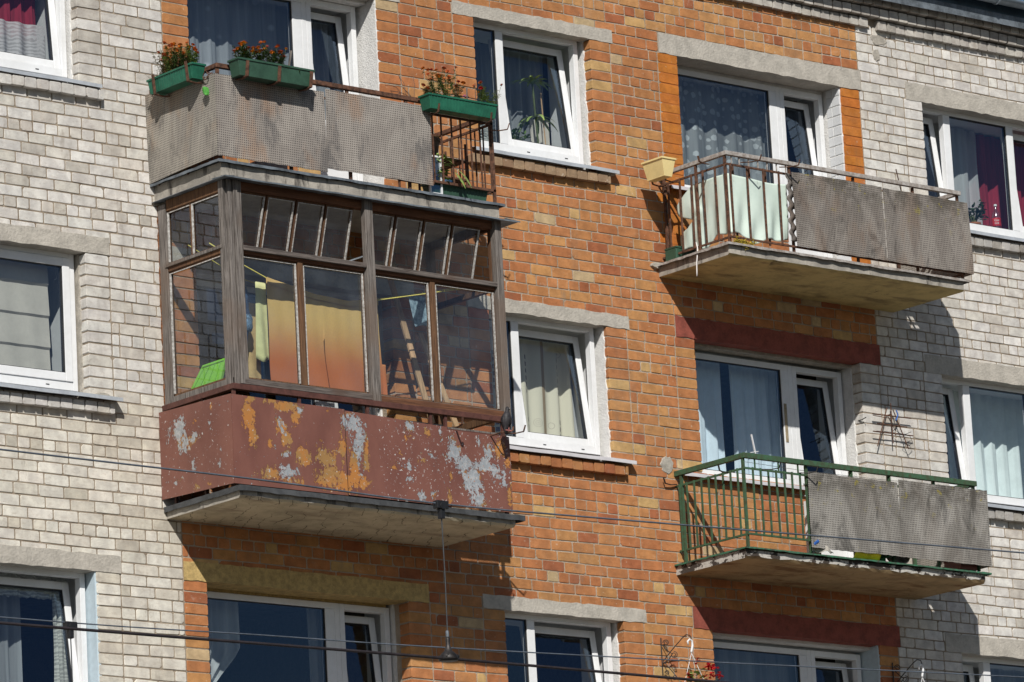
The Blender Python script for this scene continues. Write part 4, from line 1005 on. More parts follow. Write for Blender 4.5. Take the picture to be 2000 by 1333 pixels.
# slab of the balcony above the top of the picture's left column is out of view; its roof-level neighbours are left out
# ------------------------------------------------------------------ trolley wires over the street
def wire(name, pts, r, mat, label, cat, group=None):
    P = [Vector(p) for p in pts]; out = []
    for i in range(len(P) - 1):
        p0 = P[max(i - 1, 0)]; p1 = P[i]; p2 = P[i + 1]; p3 = P[min(i + 2, len(P) - 1)]
        for k in range(6):
            s_ = k / 6; out.append(.5 * ((2 * p1) + (-p0 + p2) * s_ + (2 * p0 - 5 * p1 + 4 * p2 - p3) * s_ ** 2 + (-p0 + 3 * p1 - 3 * p2 + p3) * s_ ** 3))
    out.append(P[-1]); o = MB().tube(out, r, 8).build(name, mat, None, smooth=True); return tag(o, label, cat, group)
Yw, Yv = -16.0, -13.0
wire('messenger_wire', [(-26, Yw, -5.80), (-17, Yw, -5.95), (-13.1, Yw, -5.978), (-11.6, Yw, -5.985), (-10.47, Yw, -6.005), (-9.0, Yw, -5.978), (-6.4, Yw, -5.920), (-2, Yw, -5.83), (8, Yw, -5.55)], .0046, 'wire_steel', 'thin steel wire crossing in front of the peeling maroon balcony and the green railing', 'wire')
wire('contact_wire', [(-26, Yw, -6.80), (-17, Yw, -6.79), (-13.1, Yw, -6.785), (-10.5, Yw, -6.772), (-8, Yw, -6.773), (-2, Yw, -6.76), (8, Yw, -6.75)], .0072, 'wire_copper', 'thick dark overhead wire low across the bottom of the view', 'wire')
wire('messenger_wire', [(-24, Yv, -6.0), (-15, Yv, -6.09), (-11.0, Yv, -6.104), (-9.3, Yv, -6.079), (-8.17, Yv, -6.063), (-6.2, Yv, -6.013), (-3.3, Yv, -5.925), (2, Yv, -5.78), (12, Yv, -5.5)], .0038, 'wire_steel', 'thin grey wire just above the thick dark overhead wire at the bottom', 'wire')
wire('contact_wire', [(-24, Yv, -6.95), (-10, Yv, -6.93), (4, Yv, -6.92), (12, Yv, -6.92)], .0072, 'wire_copper', 'second thick overhead wire below the lower edge of the view', 'wire')
def hanger(x, y, z0, z1, label, claw=True):
    h = thing('wire_hanger', (x, y, z0), label, 'wire hanger')
    MB().tube([(x, y, z0 + .04), (x + .004, y, (z0 + z1) / 2), (x, y, z1 - .02)], .0032, 6).build('rod', 'rod_dark', h)
    c = MB(); c.box(x - .036, x + .036, y - .018, y + .018, z1 - .026, z1 + .014); c.tube([(x, y - .022, z1 - .012), (x, y + .022, z1 - .012)], .020, 10); c.box(x - .014, x + .014, y - .014, y + .014, z1 - .075, z1 - .026); c.build('clamp', 'black_plastic', h, bevel=.003)
    if claw:
        k = MB(); k.lathe([(.009, .10), (.012, .085), (.010, .06), (.016, .045), (.020, .03), (.03, .022), (.042, .010), (.050, -.008), (.046, -.018)], (x, y, z0), 16)
        k.tube([(x - .03, y - .034, z0 + .0), (x - .03, y + .034, z0)], .011, 8); k.tube([(x + .03, y - .034, z0), (x + .03, y + .034, z0)], .011, 8); k.build('wire_clip', 'dark_metal', h, smooth=True)
        MB().lathe([(.007, .13), (.0085, .128), (.0085, .10), (.007, .098)], (x, y, z0), 10).build('ferrule', 'zinc', h)
    return h
hanger(-10.475, Yw, -6.765, -6.005, 'black clamp and rod hanging in front of the maroon balcony, carrying the thick wire')
hanger(-10.565, Yv, -6.93, -6.112, 'black clamp and rod in front of the bottom left window')
# ------------------------------------------------------------------ curtains behind the panes
def curtain(name, x0, x1, z0, z1, y, mat, label, n=8, amp=.022, seed=0, cat='curtain', gather=None, hem=0.0, group=None):
    rr = random.Random(seed); ph = rr.uniform(0, 6); mb = MB(); NU = max(24, int(n * 10))
    k = [rr.uniform(.6, 1.3) for _ in range(6)]
    def fn(u, v):
        z = z0 + (z1 - z0) * v
        f = sin(u * n * 2 * pi + ph + 1.5 * sin(u * 7 * k[0]) + .5 * sin(v * 2.2 + u * 11)) + .4 * sin(u * n * 4.3 * pi * k[1] + 1 + v)
        a = amp * (.65 + .35 * (1 - v)) ; x = x0 + (x1 - x0) * u + .012 * sin(v * 3 + u * 9) * (1 - v)
        if gather: x = x + (gather - x) * .8 * max(0, 1 - ((v - .10) / .55) ** 2 if v > .10 else 1) ** 1.5
        zz = z
        if hem and v == 0: zz = z + hem * abs(((u * n * 1.1) % 1) - .5) * 2
        return (x, y + a * f, zz)
    mb.grid(fn, NU, 14); o = mb.build(name, mat, None, smooth=True); return tag(o, label, cat, group)
# upper left corner: red curtain over a white lace half curtain
curtain('curtain', -2.9, -.98, 2.0, 2.82, .50, 'cloth_red', 'dark red curtain behind the top left window', 14, .03, 1)
curtain('lace_curtain', -2.9, -.97, 1.60, 2.12, .42, 'lace_white', 'white lace half curtain in the lower part of the top left window', 9, .022, 2)
# roman blind
rb = MB()
def blind(u, v):
    z = -1.10 + 1.12 * v; s_ = (v * 4) % 1
    return (-2.0 + .86 * u, .27 - .018 * (1 - s_) * (1 if v < .99 else 0) + .006 * sin(u * 21 + v * 3) * (1 - v), z)
rb.grid(blind, 40, 56); tag(rb.build('roman_blind', 'blind_beige', None, smooth=False), 'beige roman blind lowered behind the closed window at the left', 'blind')
pu = MB(); pu.tube([(-1.075, .24, -.02), (-1.07, .24, -.16), (-1.055, .24, -.20), (-1.085, .24, -.215)], .003, 5); tag(pu.build('blind_cord', 'plastic_white', None), 'short white pull cord hanging beside the beige roman blind', 'cord')
curtain('curtain', -2.9, -1.35, -4.15, -2.78, .55, 'sheer_thin', 'thin grey net curtain behind the bottom left window', 9, .03, 5)
curtain('lace_valance', -2.9, -.97, -3.02, -2.78, .36, 'lace_dense', 'scalloped lace valance along the top of the bottom left window', 10, .02, 6, cat='valance', hem=.10)
curtain('lace_valance', -1.14, -.96, -3.75, -2.95, .34, 'lace_dense', 'narrow lace drop at the right edge of the bottom left window', 3, .02, 7, cat='valance')
# upper left balcony window: zigzag net
def zig(name, x0, x1, z0, z1, y, label, n, seed):
    o = curtain(name, x0, x1, z0 + .14, z1, y, 'sheer_dots', label, n, .02, seed)
    b = MB(); m_ = 7 if x1 - x0 > 1 else 3; N = m_ * 8
    def top(u): return z0 + .14
    def bot(u): return z0 + .15 * abs(((u * m_) % 1) - .5) * 2
    b.grid(lambda u, v: (x0 + (x1 - x0) * u, y + .02 * sin(u * n * 2 * pi), bot(u) * (1 - v) + (z0 + .16) * v), N, 3)
    b.build('zigzag_border', 'lace_dense', o, smooth=True); return o
zig('net_curtain', .36, 1.90, 1.62, 2.80, .50, 'dotted net curtain with zigzag lace border above the upper left balcony', 9, 11)
zig('net_curtain', 2.02, 2.40, 1.60, 2.80, .66, 'zigzag bordered net curtain behind the door of the upper left balcony', 3, 12)
# middle column
curtain('net_curtain', 3.64, 5.0, 1.66, 2.80, .62, 'sheer_thin', 'thin net curtain behind the potted palm window', 9, .03, 21)
curtain('lace_curtain', 4.02, 4.32, 1.60, 2.12, .52, 'lace_dense', 'white lace panel low in the palm window', 3, .03, 22)
curtain('curtain', 4.72, 4.96, 1.62, 2.10, .54, 'blind_beige', 'beige cloth gathered in the right part of the palm window', 2, .03, 23)
curtain('curtain', 3.95, 5.03, -1.16, .02, .52, 'curtain_print', 'beige curtain printed with brown stripes, squares and circles', 5, .030, 24)
curtain('curtain', 3.62, 3.86, -1.16, .02, .50, 'curtain_pale', 'pale narrow curtain behind the left light beside the glazed balcony', 3, .025, 25)
curtain('curtain', 3.70, 3.96, -3.98, -2.80, .56, 'sheer_thin', 'thin pale curtain drawn aside in the bottom middle window', 3, .03, 26)
curtain('net_curtain', 3.66, 3.98, 1.62, 2.80, .50, 'sheer_plain', 'pale net curtain in the narrow left light above the middle', 3, .03, 27)
# right balcony windows
curtain('net_curtain', 6.24, 7.88, 1.60, 2.78, .50, 'sheer_flower', 'net curtain with white star flowers above the upper right balcony', 7, .028, 31)
curtain('net_curtain', 7.72, 8.12, .9, 2.74, .66, 'sheer_flower', 'flowered net curtain behind the upper right balcony door', 3, .03, 32)
curtain('curtain', 6.24, 6.93, -1.20, -.02, .50, 'curtain_blue', 'left pale blue curtain in the window above the green railing', 4, .028, 33)
curtain('curtain', 7.06, 7.74, -1.20, -.02, .50, 'curtain_blue', 'right pale blue curtain in the window above the green railing', 5, .028, 34)
curtain('curtain', 7.70, 8.05, -1.95, -.05, .64, 'sheer_thin', 'thin curtain behind the door above the green railing', 3, .03, 35)
curtain('net_curtain', 6.22, 7.74, -4.0, -2.85, .50, 'sheer_thin', 'thin net curtain in the window behind the hanging geranium', 8, .028, 36)
# bottom left balcony window: tied curtain
curtain('curtain', .36, .98, -4.02, -2.83, .50, 'sheer_plain', 'white curtain tied to the left in the window below the glazed balcony', 5, .03, 41, gather=.42)
curtain('curtain', 1.76, 1.96, -4.02, -2.83, .55, 'sheer_thin', 'thin strip of net at the right of the window below the glazed balcony', 2, .03, 42)
# right column
curtain('net_curtain', 10.0, 10.76, 1.60, 2.78, .50, 'sheer_plain', 'white net curtain in the top right window', 4, .035, 51)
curtain('curtain', 10.60, 11.9, 1.60, 2.78, .56, 'cloth_red', 'deep red curtain in the top right window', 8, .04, 52)
curtain('curtain', 9.50, 9.78, 1.60, 2.78, .50, 'cloth_red', 'red curtain behind the tilted sash of the top right window', 3, .03, 53)
curtain('curtain', 9.99, 11.9, -1.18, .0, .50, 'curtain_pale', 'pale pleated curtain in the window at the right edge', 11, .030, 54)
curtain('net_curtain', 9.55, 12.5, -3.98, -2.80, .55, 'sheer_thin', 'thin net curtain in the bottom right corner window', 14, .03, 55)

# ------------------------------------------------------------------ plants
def leaf(mb, p, d, L, w, droop=.3, n=3):
    """slim curved leaf, a strip of quads"""
    p = Vector(p); d = Vector(d).normalized(); s_ = d.cross(Vector((0, 0, 1)))
    s_ = s_.normalized() if s_.length > .05 else Vector((1, 0, 0))
    vs = []; q = p.copy()
    for i in range(n + 1):
        t_ = i / n; ww = w * math.sin(pi * (.12 + .86 * t_)) * .5 if i < n else w * .06
        vs += [q - s_ * ww, q + s_ * ww]; d = (d + Vector((0, 0, -droop / n))).normalized(); q = q + d * L / n
    mb.add(vs, [(2 * i, 2 * i + 1, 2 * i + 3, 2 * i + 2) for i in range(n)])
def flower_head(par, c, r, mats, rr, nm='flower'):
    """ruffled head of two or three whorls of petals"""
    a = MB()
    tilt = Matrix.Rotation(rr.uniform(-.5, .5), 4, 'X') @ Matrix.Rotation(rr.uniform(-.5, .5), 4, 'Y')
    for w_, (rad, h, n) in enumerate(((1.0, 0, 10), (.78, .28, 8), (.48, .5, 6))):
        for i in range(n):
            t_ = 2 * pi * i / n + w_ * .3 + rr.uniform(-.15, .15); R_ = r * rad * rr.uniform(.85, 1.1); d = .42 * rad
            p = [Vector((0, 0, r * h * .5)), Vector((R_ * cos(t_ - d) * .8, R_ * sin(t_ - d) * .8, r * h + r * .12)), Vector((R_ * cos(t_), R_ * sin(t_), r * h - r * .02)), Vector((R_ * cos(t_ + d) * .8, R_ * sin(t_ + d) * .8, r * h + r * .12))]
            a.add([tilt @ v + Vector(c) for v in p], [(0, 1, 2, 3)])
    a.add([tilt @ Vector((r * .22 * cos(k), r * .22 * sin(k), -r * .55)) + Vector(c) for k in (0, 2.1, 4.2)] + [tilt @ Vector((r * .5 * cos(k), r * .5 * sin(k), r * .02)) + Vector(c) for k in (0, 2.1, 4.2)], [(0, 1, 4, 3), (1, 2, 5, 4), (2, 0, 3, 5)])
    return a.build(nm, mats, par)
def marigold(p, h, spread, nf, label, rr, dens=1.0, leafm='leaf', group='marigold plants in the balcony flower boxes', mats=('petal_orange', 'petal_rust', 'petal_orange', 'petal_rust', 'petal_yellow')):
    t_ = thing('marigold_plant', p, label, 'flower', group); p = Vector(p)
    st = MB(); lf = MB()
    tips = []
    for i in range(nf + 4):
        a = rr.uniform(0, 2 * pi); d = Vector((cos(a) * spread, sin(a) * spread * .6, 1)); hh = h * rr.uniform(.62, 1.05); pts = [p + Vector((cos(a) * .01, sin(a) * .01, 0))]
        q = p.copy()
        for j in range(4): q = q + d * (hh / 4) + Vector((rr.uniform(-.008, .008), rr.uniform(-.008, .008), 0)); pts.append(q.copy())
        st.tube(pts, .0018, 3, False); tips.append(pts[-1])
        for j in range(int(17 * dens)):
            s_ = rr.uniform(.10, .93); k = min(int(s_ * 4), 3); b = pts[k].lerp(pts[k + 1], s_ * 4 - k); aa = rr.uniform(0, 2 * pi)
            for g_ in range(3): leaf(lf, b, (cos(aa + g_ * .5), sin(aa + g_ * .5), rr.uniform(-.1, .7)), rr.uniform(.022, .045), .008, .5, 2)
    st.build('stems', 'stem', t_); lf.build('foliage', leafm, t_)
    for i in range(nf): flower_head(t_, tips[i], rr.uniform(.017, .027), mats[rr.randrange(len(mats))], rr)
    return t_
FR = random.Random(77)
def flower_box(loc, L, mat, label, rz=0.0, w=.15, h=.135, ribs=True, taper=.78, soil=True, group='green plastic flower boxes hung on the upper left balcony'):
    """trough with a rolled rim; local x along the box"""
    t_ = thing('flower_box', loc, label, 'flower box', group); M_ = Matrix.Translation(loc) @ Matrix.Rotation(rz, 4, 'Z')
    mb = MB()
    def ring(l, w_, z): return [(-l / 2, -w_ / 2, z), (l / 2, -w_ / 2, z), (l / 2, w_ / 2, z), (-l / 2, w_ / 2, z)]
    LB, wb2 = L - .05, w * taper
    rings = [ring(LB, wb2, 0), ring(LB + .002, wb2 + .002, .01), ring(L - .01, w - .012, h - .018), ring(L + .008, w + .006, h - .018), ring(L + .008, w + .006, h), ring(L - .016, w - .018, h), ring(L - .02, w - .022, h - .035), ring(LB - .01, wb2 - .01, .02)]
    mb.loft(rings)
    if ribs:
        rb_ = mb; n = int(L / .035)
        for i in range(n):
            x = -L / 2 + .03 + i * (L - .06) / (n - 1)
            for s_ in (-1, 1):
                a = Vector((x, s_ * (wb2 / 2 + .0015), .012)); b = Vector((x, s_ * (w / 2 - .0045), h - .02)); rb_.bar(a, b, .007, .005, (0, 1, 0))
    mb.xf(M_).build('trough', mat, t_, bevel=.002)
    if soil: MB().box(-L / 2 + .015, L / 2 - .015, -w / 2 + .014, w / 2 - .014, h - .07, h - .028).xf(M_).build('soil', 'soil', t_)
    return t_, M_
# box 1 on the left side rail (runs along y)
b1, M1 = flower_box((-.285, -.555, 1.425), .66, 'planter_green', 'bright green flower box on the left side rail of the upper left balcony', rz=radians(90))
for i, (s_, h, nf) in enumerate(((-.26, .17, 7), (-.15, .21, 9), (-.03, .24, 10), (.09, .25, 10), (.18, .20, 7))):
    marigold(M1 @ Vector((s_, .0, .10)), h + .05, .35, nf, 'rust and orange marigold in the left side flower box, %s' % ('nearest the balcony corner', 'second from the balcony corner', 'in the middle of the box', 'tall one second from the wall', 'nearest the wall')[i], FR, 1.3, ['leaf_light', 'leaf', 'leaf', 'leaf_light', 'leaf_dry'][i])
for i in range(2):
    t_ = thing('dry_plant', tuple(M1 @ Vector((.25 + .04 * i, 0, .10))), ('dry grey sprigs at the wall end of the left flower box', 'thin dry stalks close to the wall in the left flower box')[i], 'plant'); d_ = MB()
    for k in range(26): leaf(d_, M1 @ Vector((.25 + .04 * i + FR.uniform(-.04, .04), FR.uniform(-.04, .04), .09)), (FR.uniform(-.8, .8), FR.uniform(-.8, .8), 1), FR.uniform(.08, .17), .006, .5, 3)
    d_.build('foliage', 'leaf_dry', t_)
b2, M2 = flower_box((.352, -1.085, 1.425), .84, 'planter_dark', 'dark green flower box hanging in front near the corner of the upper left balcony', ribs=False, h=.155)
for i, (s_, h, nf) in enumerate(((-.34, .17, 7), (-.24, .20, 8), (-.12, .20, 7), (.0, .24, 7), (.09, .20, 8))):
    marigold(M2 @ Vector((s_, .0, .11)), h, .38, nf, 'orange marigold in the dark green front box, %s' % ('at its left end', 'second from its left end', 'third from its left end', 'the tallest, right of the middle', 'beside the pale stick')[i], FR, 1.4, 'leaf')
for i in range(2):
    t_ = thing('leafy_plant', tuple(M2 @ Vector((.02 + .16 * i, 0, .11))), ('low bright green leaves hanging over the middle of the dark green box', 'low green tuft right of the pale stick in the dark green box')[i], 'plant'); d_ = MB()
    for k in range(60): leaf(d_, M2 @ Vector((.02 + .16 * i + FR.uniform(-.09, .09), FR.uniform(-.05, .04), .11)), (FR.uniform(-.9, .9), FR.uniform(-1, .4), FR.uniform(.2, 1)), FR.uniform(.03, .07), .012, .6, 3)
    d_.build('foliage', 'leaf_light', t_)
o_ = MB().bar((.53, -1.09, 1.54), (.565, -1.10, 1.74), .018, .014).build('plant_stick', 'wood_grey', None); tag(o_, 'pale wooden stick standing in the dark green flower box', 'stick')
t_ = thing('purple_succulent', (.70, -1.085, 1.54), 'low dark purple plant at the right end of the dark green flower box', 'plant'); d_ = MB(); simple('leaf_purple', (.10, .05, .08), .6, var=.4)
for k in range(50): leaf(d_, (.68 + FR.uniform(-.09, .08), -1.085 + FR.uniform(-.04, .04), 1.55), (FR.uniform(-1, 1), FR.uniform(-1, 1), FR.uniform(.3, 1)), FR.uniform(.02, .04), .009, .3, 2)
d_.build('foliage', 'leaf_purple', t_)
b3, M3 = flower_box((2.46, -1.085, 1.425), .80, 'planter_green', 'green ribbed flower box over the open end of the upper left balcony')
for i, (s_, h, nf, sp) in enumerate(((-.36, .12, 4, .5), (-.25, .30, 9, .35), (-.13, .32, 10, .35), (.0, .24, 7, .35), (.30, .22, 4, .35), (.38, .26, 4, .5))):
    marigold(M3 @ Vector((s_, .0, .10)), h, sp, nf, 'straggly marigold in the right end flower box, %s' % ('small one at the left end', 'tall rust coloured one second from the left', 'the tallest, third from the left', 'beside the pink flower', 'thin one second from the right end', 'leaning out with a red bloom')[i], FR, .8, ['leaf_dry', 'leaf', 'leaf_light', 'leaf_dry', 'leaf_light', 'leaf_light'][i], mats=('petal_rust', 'petal_rust', 'petal_orange', 'petal_rust', 'petal_red'))
t_ = thing('pink_flower', tuple(M3 @ Vector((.08, 0, .10))), 'single pink bloom in the green flower box at the open end', 'flower'); MB().tube([M3 @ Vector((.08, 0, .10)), M3 @ Vector((.085, .01, .18))], .002, 4).build('stem', 'stem', t_)
for dx in (0, .03): flower_head(t_, M3 @ Vector((.085 + dx, .01, .19 - dx * .3)), .021, 'petal_pink', FR)
for i, (x, h, r_) in enumerate(((2.66, .22, .0035), (2.56, .16, .007))):
    MBo = MB().tube([(x, -1.09, 1.50), (x + .004, -1.09, 1.53 + h)], r_, 5).build('plant_stick', 'twig' if i == 0 else 'wood_grey', None); tag(MBo, ('thin dark stick upright in the right end flower box', 'thick pale stub in the right end flower box')[i], 'stick')
gs = MB(); gs.loft([[(-.25 + .02 * c_, -.925 + .035 * s_ * w_ + dx, 1.30 + z + .0 * c_) for c_, s_ in ((1, 0), (.5, .9), (-.5, .9), (-1, 0), (-.5, -.9), (.5, -.9))] for w_, z, dx in ((.3, .045, .02), (1, .03, .01), (1, -.01, 0), (.5, -.035, -.01))])
tag(gs.build('green_clip', 'clip_green', None), 'small bright green plastic clip on the corner of the upper left board', 'clip')
# things behind the open bars of balcony A
def pot(loc, r, h, mat, label, cat='flower pot', name='flower_pot', top=1.25):
    t_ = thing(name, loc, label, cat)
    MB().lathe([(r * .72, 0), (r * .74, .01), (r * .96, h * .82), (r * 1.06, h * .83), (r * 1.08, h), (r * .98, h), (r * .92, h * .86), (r * .9, h * .80)], loc, 20).build('pot_body', mat, t_, smooth=False, bevel=.002)
    return t_
pot((2.50, -.60, 1.15), .10, .17, 'pot_brown', 'brown pot on a shelf behind the open bars of the upper left balcony')
t_ = thing('leafy_plant', (2.50, -.60, 1.30), 'green plant in the brown pot under the right end flower box', 'plant'); d_ = MB()
for k in range(50): leaf(d_, (2.50 + FR.uniform(-.05, .05), -.60, 1.30), (FR.uniform(-1, 1), FR.uniform(-1, .6), FR.uniform(.3, 1)), FR.uniform(.05, .11), .022, .7, 3)
d_.build('foliage', 'leaf_light', t_)
pot((2.53, -.55, .98), .12, .17, 'plastic_white', 'white plastic bucket behind the bars of the upper left balcony', 'bucket', 'bucket')
pot((2.62, -.66, .78), .075, .15, 'pot_blue', 'blue flower pot low behind the bars of the upper left balcony')
t_ = thing('shelf', (2.5, -.5, .67), 'dark metal plant shelf behind the bars of the upper left balcony', 'shelf')
for z in (.955, 1.13): MB().box(2.28, 2.86, -.70, -.40, z, z + .015).build('shelf_board', 'rust_brown', t_)
for x in (2.29, 2.85):
    for y in (-.69, -.41): MB().box(x - .008, x + .008, y - .008, y + .008, .68, 1.30).build('leg', 'rust_brown', t_)
b4, M4 = flower_box((2.56, -.86, .69), .66, 'planter_dark', 'dark green flower box standing on the slab behind the lowest bars', group=None, h=.13)
t_ = thing('leafy_plant', (2.38, -.88, .80), 'tall light green leafy plant drooping through the rusty bars', 'plant'); d_ = MB()
for k in range(46): leaf(d_, (2.36 + FR.uniform(-.05, .08), -.90, .80 + FR.uniform(0, .28)), (FR.uniform(-1, 1), FR.uniform(-1, .2), FR.uniform(-.1, 1)), FR.uniform(.06, .12), .035, 1.0, 4)
leaf(d_, (2.47, -.98, .92), (.15, -.5, -.5), .20, .05, .8, 5); leaf(d_, (2.50, -.98, .95), (.2, -.5, -.4), .24, .05, .9, 5); d_.build('foliage', 'leaf_light', t_)
t_ = thing('small_white_window', (2.27, -.93, .70), 'small white framed glass leaning behind the bars next to the board', 'window frame'); fr = MB(); frame_rect(fr, 2.20, 2.345, .70, 1.06, -.945, -.925, .016); fr.build('frame', 'pvc_white', t_); MB().box(2.216, 2.329, -.937, -.933, .716, 1.044).build('pane', 'glass', t_)
tb = MB(); tb.box(.60, .95, -.5, -.25, .74, .90); tag(tb.build('storage_box', 'plastic_white', None, bevel=.01), 'white plastic box seen through the gap under the upper left boards', 'box')
tb = MB(); tb.box(-.10, .30, -.85, -.25, 1.10, 1.46); tag(tb.build('storage_crate', 'pot_blue', None, bevel=.01), 'blue plastic box behind the corner of the upper left balcony', 'box')

# palm window (upper middle)
def houseplant(loc, label, kind, mat, pr=.07, potm='plastic_white'):
    t_ = thing('potted_plant', loc, label, 'potted plant'); d_ = MB(); L = Vector(loc)
    MB().lathe([(pr * .7, 0), (pr, .09), (pr * 1.05, .09), (pr * 1.05, .11), (pr * .9, .11)], loc, 16).build('pot', potm, t_)
    if kind == 'palm':
        s_ = MB(); s_.tube([L + Vector((0, 0, .08)), L + Vector((-.02, 0, .45)), L + Vector((-.035, 0, .74))], .010, 6)
        for z, x, nn, LL in ((.74, -.035, 13, .24), (.42, -.02, 9, .26)):
            for k in range(nn): a = 2 * pi * k / nn + .3; leaf(d_, L + Vector((x, 0, z)), (cos(a), sin(a) * .6, .9 if z > .6 else .3), LL * FR.uniform(.75, 1.1), .038, 1.5, 6)
        s_.build('stem', 'stem', t_)
    if kind == 'jade':
        s_ = MB()
        for k in range(11):
            a = FR.uniform(0, 2 * pi); q = L + Vector((cos(a) * FR.uniform(.05, .13), sin(a) * .08, FR.uniform(.16, .32))); s_.tube([L + Vector((0, 0, .08)), (L + q) / 2 + Vector((0, 0, .08)), q], [.010, .007, .004], 5)
            for j in range(13): leaf(d_, q + Vector((FR.uniform(-.03, .03), FR.uniform(-.03, .03), FR.uniform(-.05, .03))), (FR.uniform(-1, 1), FR.uniform(-1, 1), FR.uniform(-.3, 1)), .045, .032, .2, 3)
        s_.build('stem', 'stem', t_)
    if kind == 'spider':
        for k in range(34): a = FR.uniform(0, 2 * pi); leaf(d_, L + Vector((0, 0, .10)), (cos(a) * .8, sin(a) * .5, 1), FR.uniform(.18, .32), .016, 1.4, 6)
    d_.build('leaves', mat, t_); return t_
houseplant((4.63, .33, 1.625), 'tall palm like plant in the tilted window above the middle', 'palm', 'leaf_light')
houseplant((4.34, .33, 1.625), 'jade plant at the lower left corner of the palm window', 'jade', 'leaf')
houseplant((3.80, .34, 1.625), 'spiky potted plant in the narrow left light of the palm window', 'spider', 'leaf_dark')
o_ = MB().tube([(4.735, .34, 1.63), (4.70, .34, 2.30)], .006, 5).build('plant_stake', 'wood_new', None); tag(o_, 'thin bamboo stake beside the palm like plant', 'stake')
houseplant((10.44, .33, 1.625), 'dark jade plant on the sill of the top right window', 'jade', 'leaf_dark', potm='terracotta')
# bottle
bt = thing('drink_bottle', (10.80 - .06, .30, 1.625), 'clear plastic drink bottle with red label on the sill of the top right window', 'bottle'); bl = Vector((10.74, .30, 1.625))
t = NT('clear_plastic'); a_ = t.n('ShaderNodeBsdfTransparent'); a_.inputs[0].default_value = (.86, .88, .9, 1); b_ = t.n('ShaderNodeBsdfGlossy'); b_.inputs['Roughness'].default_value = .08; mx = t.n('ShaderNodeMixShader'); mx.inputs[0].default_value = .22
t.t.links.new(a_.outputs[0], mx.inputs[1]); t.t.links.new(b_.outputs[0], mx.inputs[2]); MAT['clear_plastic'] = t.end(mx.outputs[0])
MB().lathe([(.038, 0), (.045, .012), (.046, .07), (.043, .10), (.046, .13), (.046, .20), (.036, .245), (.018, .285), (.014, .30), (.014, .318)], bl, 20).build('bottle_body', 'clear_plastic', bt, smooth=True)
MB().lathe([(.0475, .105), (.0478, .11), (.0478, .185), (.0475, .19)], bl, 20).build('label', 'bottle_red', bt, smooth=True)
MB().lathe([(.016, .318), (.017, .32), (.017, .338), (.015, .34)], bl, 14).build('cap', 'plastic_white', bt)
def text(body, size, loc, rot, mat, par, name, sx=1.0):
    cu = bpy.data.curves.new(name, 'FONT'); cu.body = body; cu.size = size; cu.extrude = .0008; cu.align_x = 'CENTER'; cu.align_y = 'CENTER'; cu.shear = .3
    tmp = bpy.data.objects.new('tmp', cu); COL.objects.link(tmp); dg = bpy.context.evaluated_depsgraph_get(); me = bpy.data.meshes.new_from_object(tmp.evaluated_get(dg)); bpy.data.objects.remove(tmp)
    ob = bpy.data.objects.new(name, me); COL.objects.link(ob); me.materials.clear(); me.materials.append(MAT[mat]); ob.parent = par
    ob.location = Vector(loc) - WORG[par.name]; ob.rotation_euler = rot; ob.scale = (sx, 1, 1); WORG[ob.name] = Vector(loc); return ob
text('Coca', .030, bl + Vector((-.034, -.0345, .163)), (radians(90), 0, radians(-42)), 'plastic_white', bt, 'lettering', .8)
text('Cola', .030, bl + Vector((-.034, -.0345, .133)), (radians(90), 0, radians(-42)), 'plastic_white', bt, 'lettering', .8)
rf_ = thing('red_flower_pot', (10.93 - .02, .34, 1.62), 'red bloom beside the drink bottle in the top right window', 'flower')
flower_head(rf_, (10.90, .33, 1.68), .04, 'petal_red', FR); flower_head(rf_, (10.86, .35, 1.65), .035, 'petal_red', FR); MB().tube([(10.90, .33, 1.62), (10.90, .33, 1.68)], .004, 5).build('stem', 'stem', rf_)

# ------------------------------------------------------------------ washing inside the glazed balcony
ln = MB(); P = [(-.08, -.66, .03), (.27, -.68, -.13), (.52, -.68, -.218), (1.05, -.68, -.31), (1.40, -.68, -.325), (1.72, -.68, -.28), (2.29, -.68, -.155), (2.89, -.68, -.02)]
ln.tube(P, .0055, 6); ln.tube([(x, y + .30, z + .05) for x, y, z in P], .004, 5)
tag(ln.build('clothesline', 'rope_yellow', None, smooth=True), 'yellow rope clothesline sagging across the glazed balcony', 'clothesline')
def line_z(x):
    for a, b in zip(P[:-1], P[1:]):
        if a[0] <= x <= b[0]: return a[2] + (b[2] - a[2]) * (x - a[0]) / (b[0] - a[0])
    return P[-1][2]
tw_ = MB()
def towel(u, v):
    x = .505 + 1.235 * u; zt = line_z(x) + .004; z = -1.19 + (zt + 1.19) * v
    f = .020 * sin(u * 9 + 2.2 * sin(v * 2.4)) * (1 - v) ** 1.3 + .009 * sin(u * 21 + v * 6 + 1) * (1.08 - v) + .002 * sin(u * 60) * v * v
    return (x + (.03 * (1 - v) if u < .5 else -.0) + .02 * (u - .5) * (1 - v), -.685 + f, z)
tw_.grid(towel, 110, 26)
tw_.grid(lambda u, v: (.505 + 1.235 * u, -.70 + .004 * sin(u * 21 + v), line_z(.505 + 1.235 * u) + .004 - (.05 + .004 * sin(u * 9)) * v), 90, 4)
tag(tw_.build('hanging_towel', 'towel', None, smooth=True), 'large cloth fading from yellow to burnt orange on the clothesline', 'towel')
def hang(name, x0, x1, z0, z1, y, mat, label, cat, taper=0, seed=0, n=3):
    mb = MB(); rr = random.Random(seed); ph = rr.uniform(0, 6)
    mb.grid(lambda u, v: (x0 + (x1 - x0) * (.5 + (u - .5) * (1 - taper * (1 - v))), y + .012 * sin(u * n * 2.2 + ph + v * 2) * (1.1 - v), z0 + (z1 - z0) * v + .015 * sin(u * 7 + ph) * (1 - v)), 24, 16)
    return tag(mb.build(name, mat, None, smooth=True, thick=.004), label, cat)
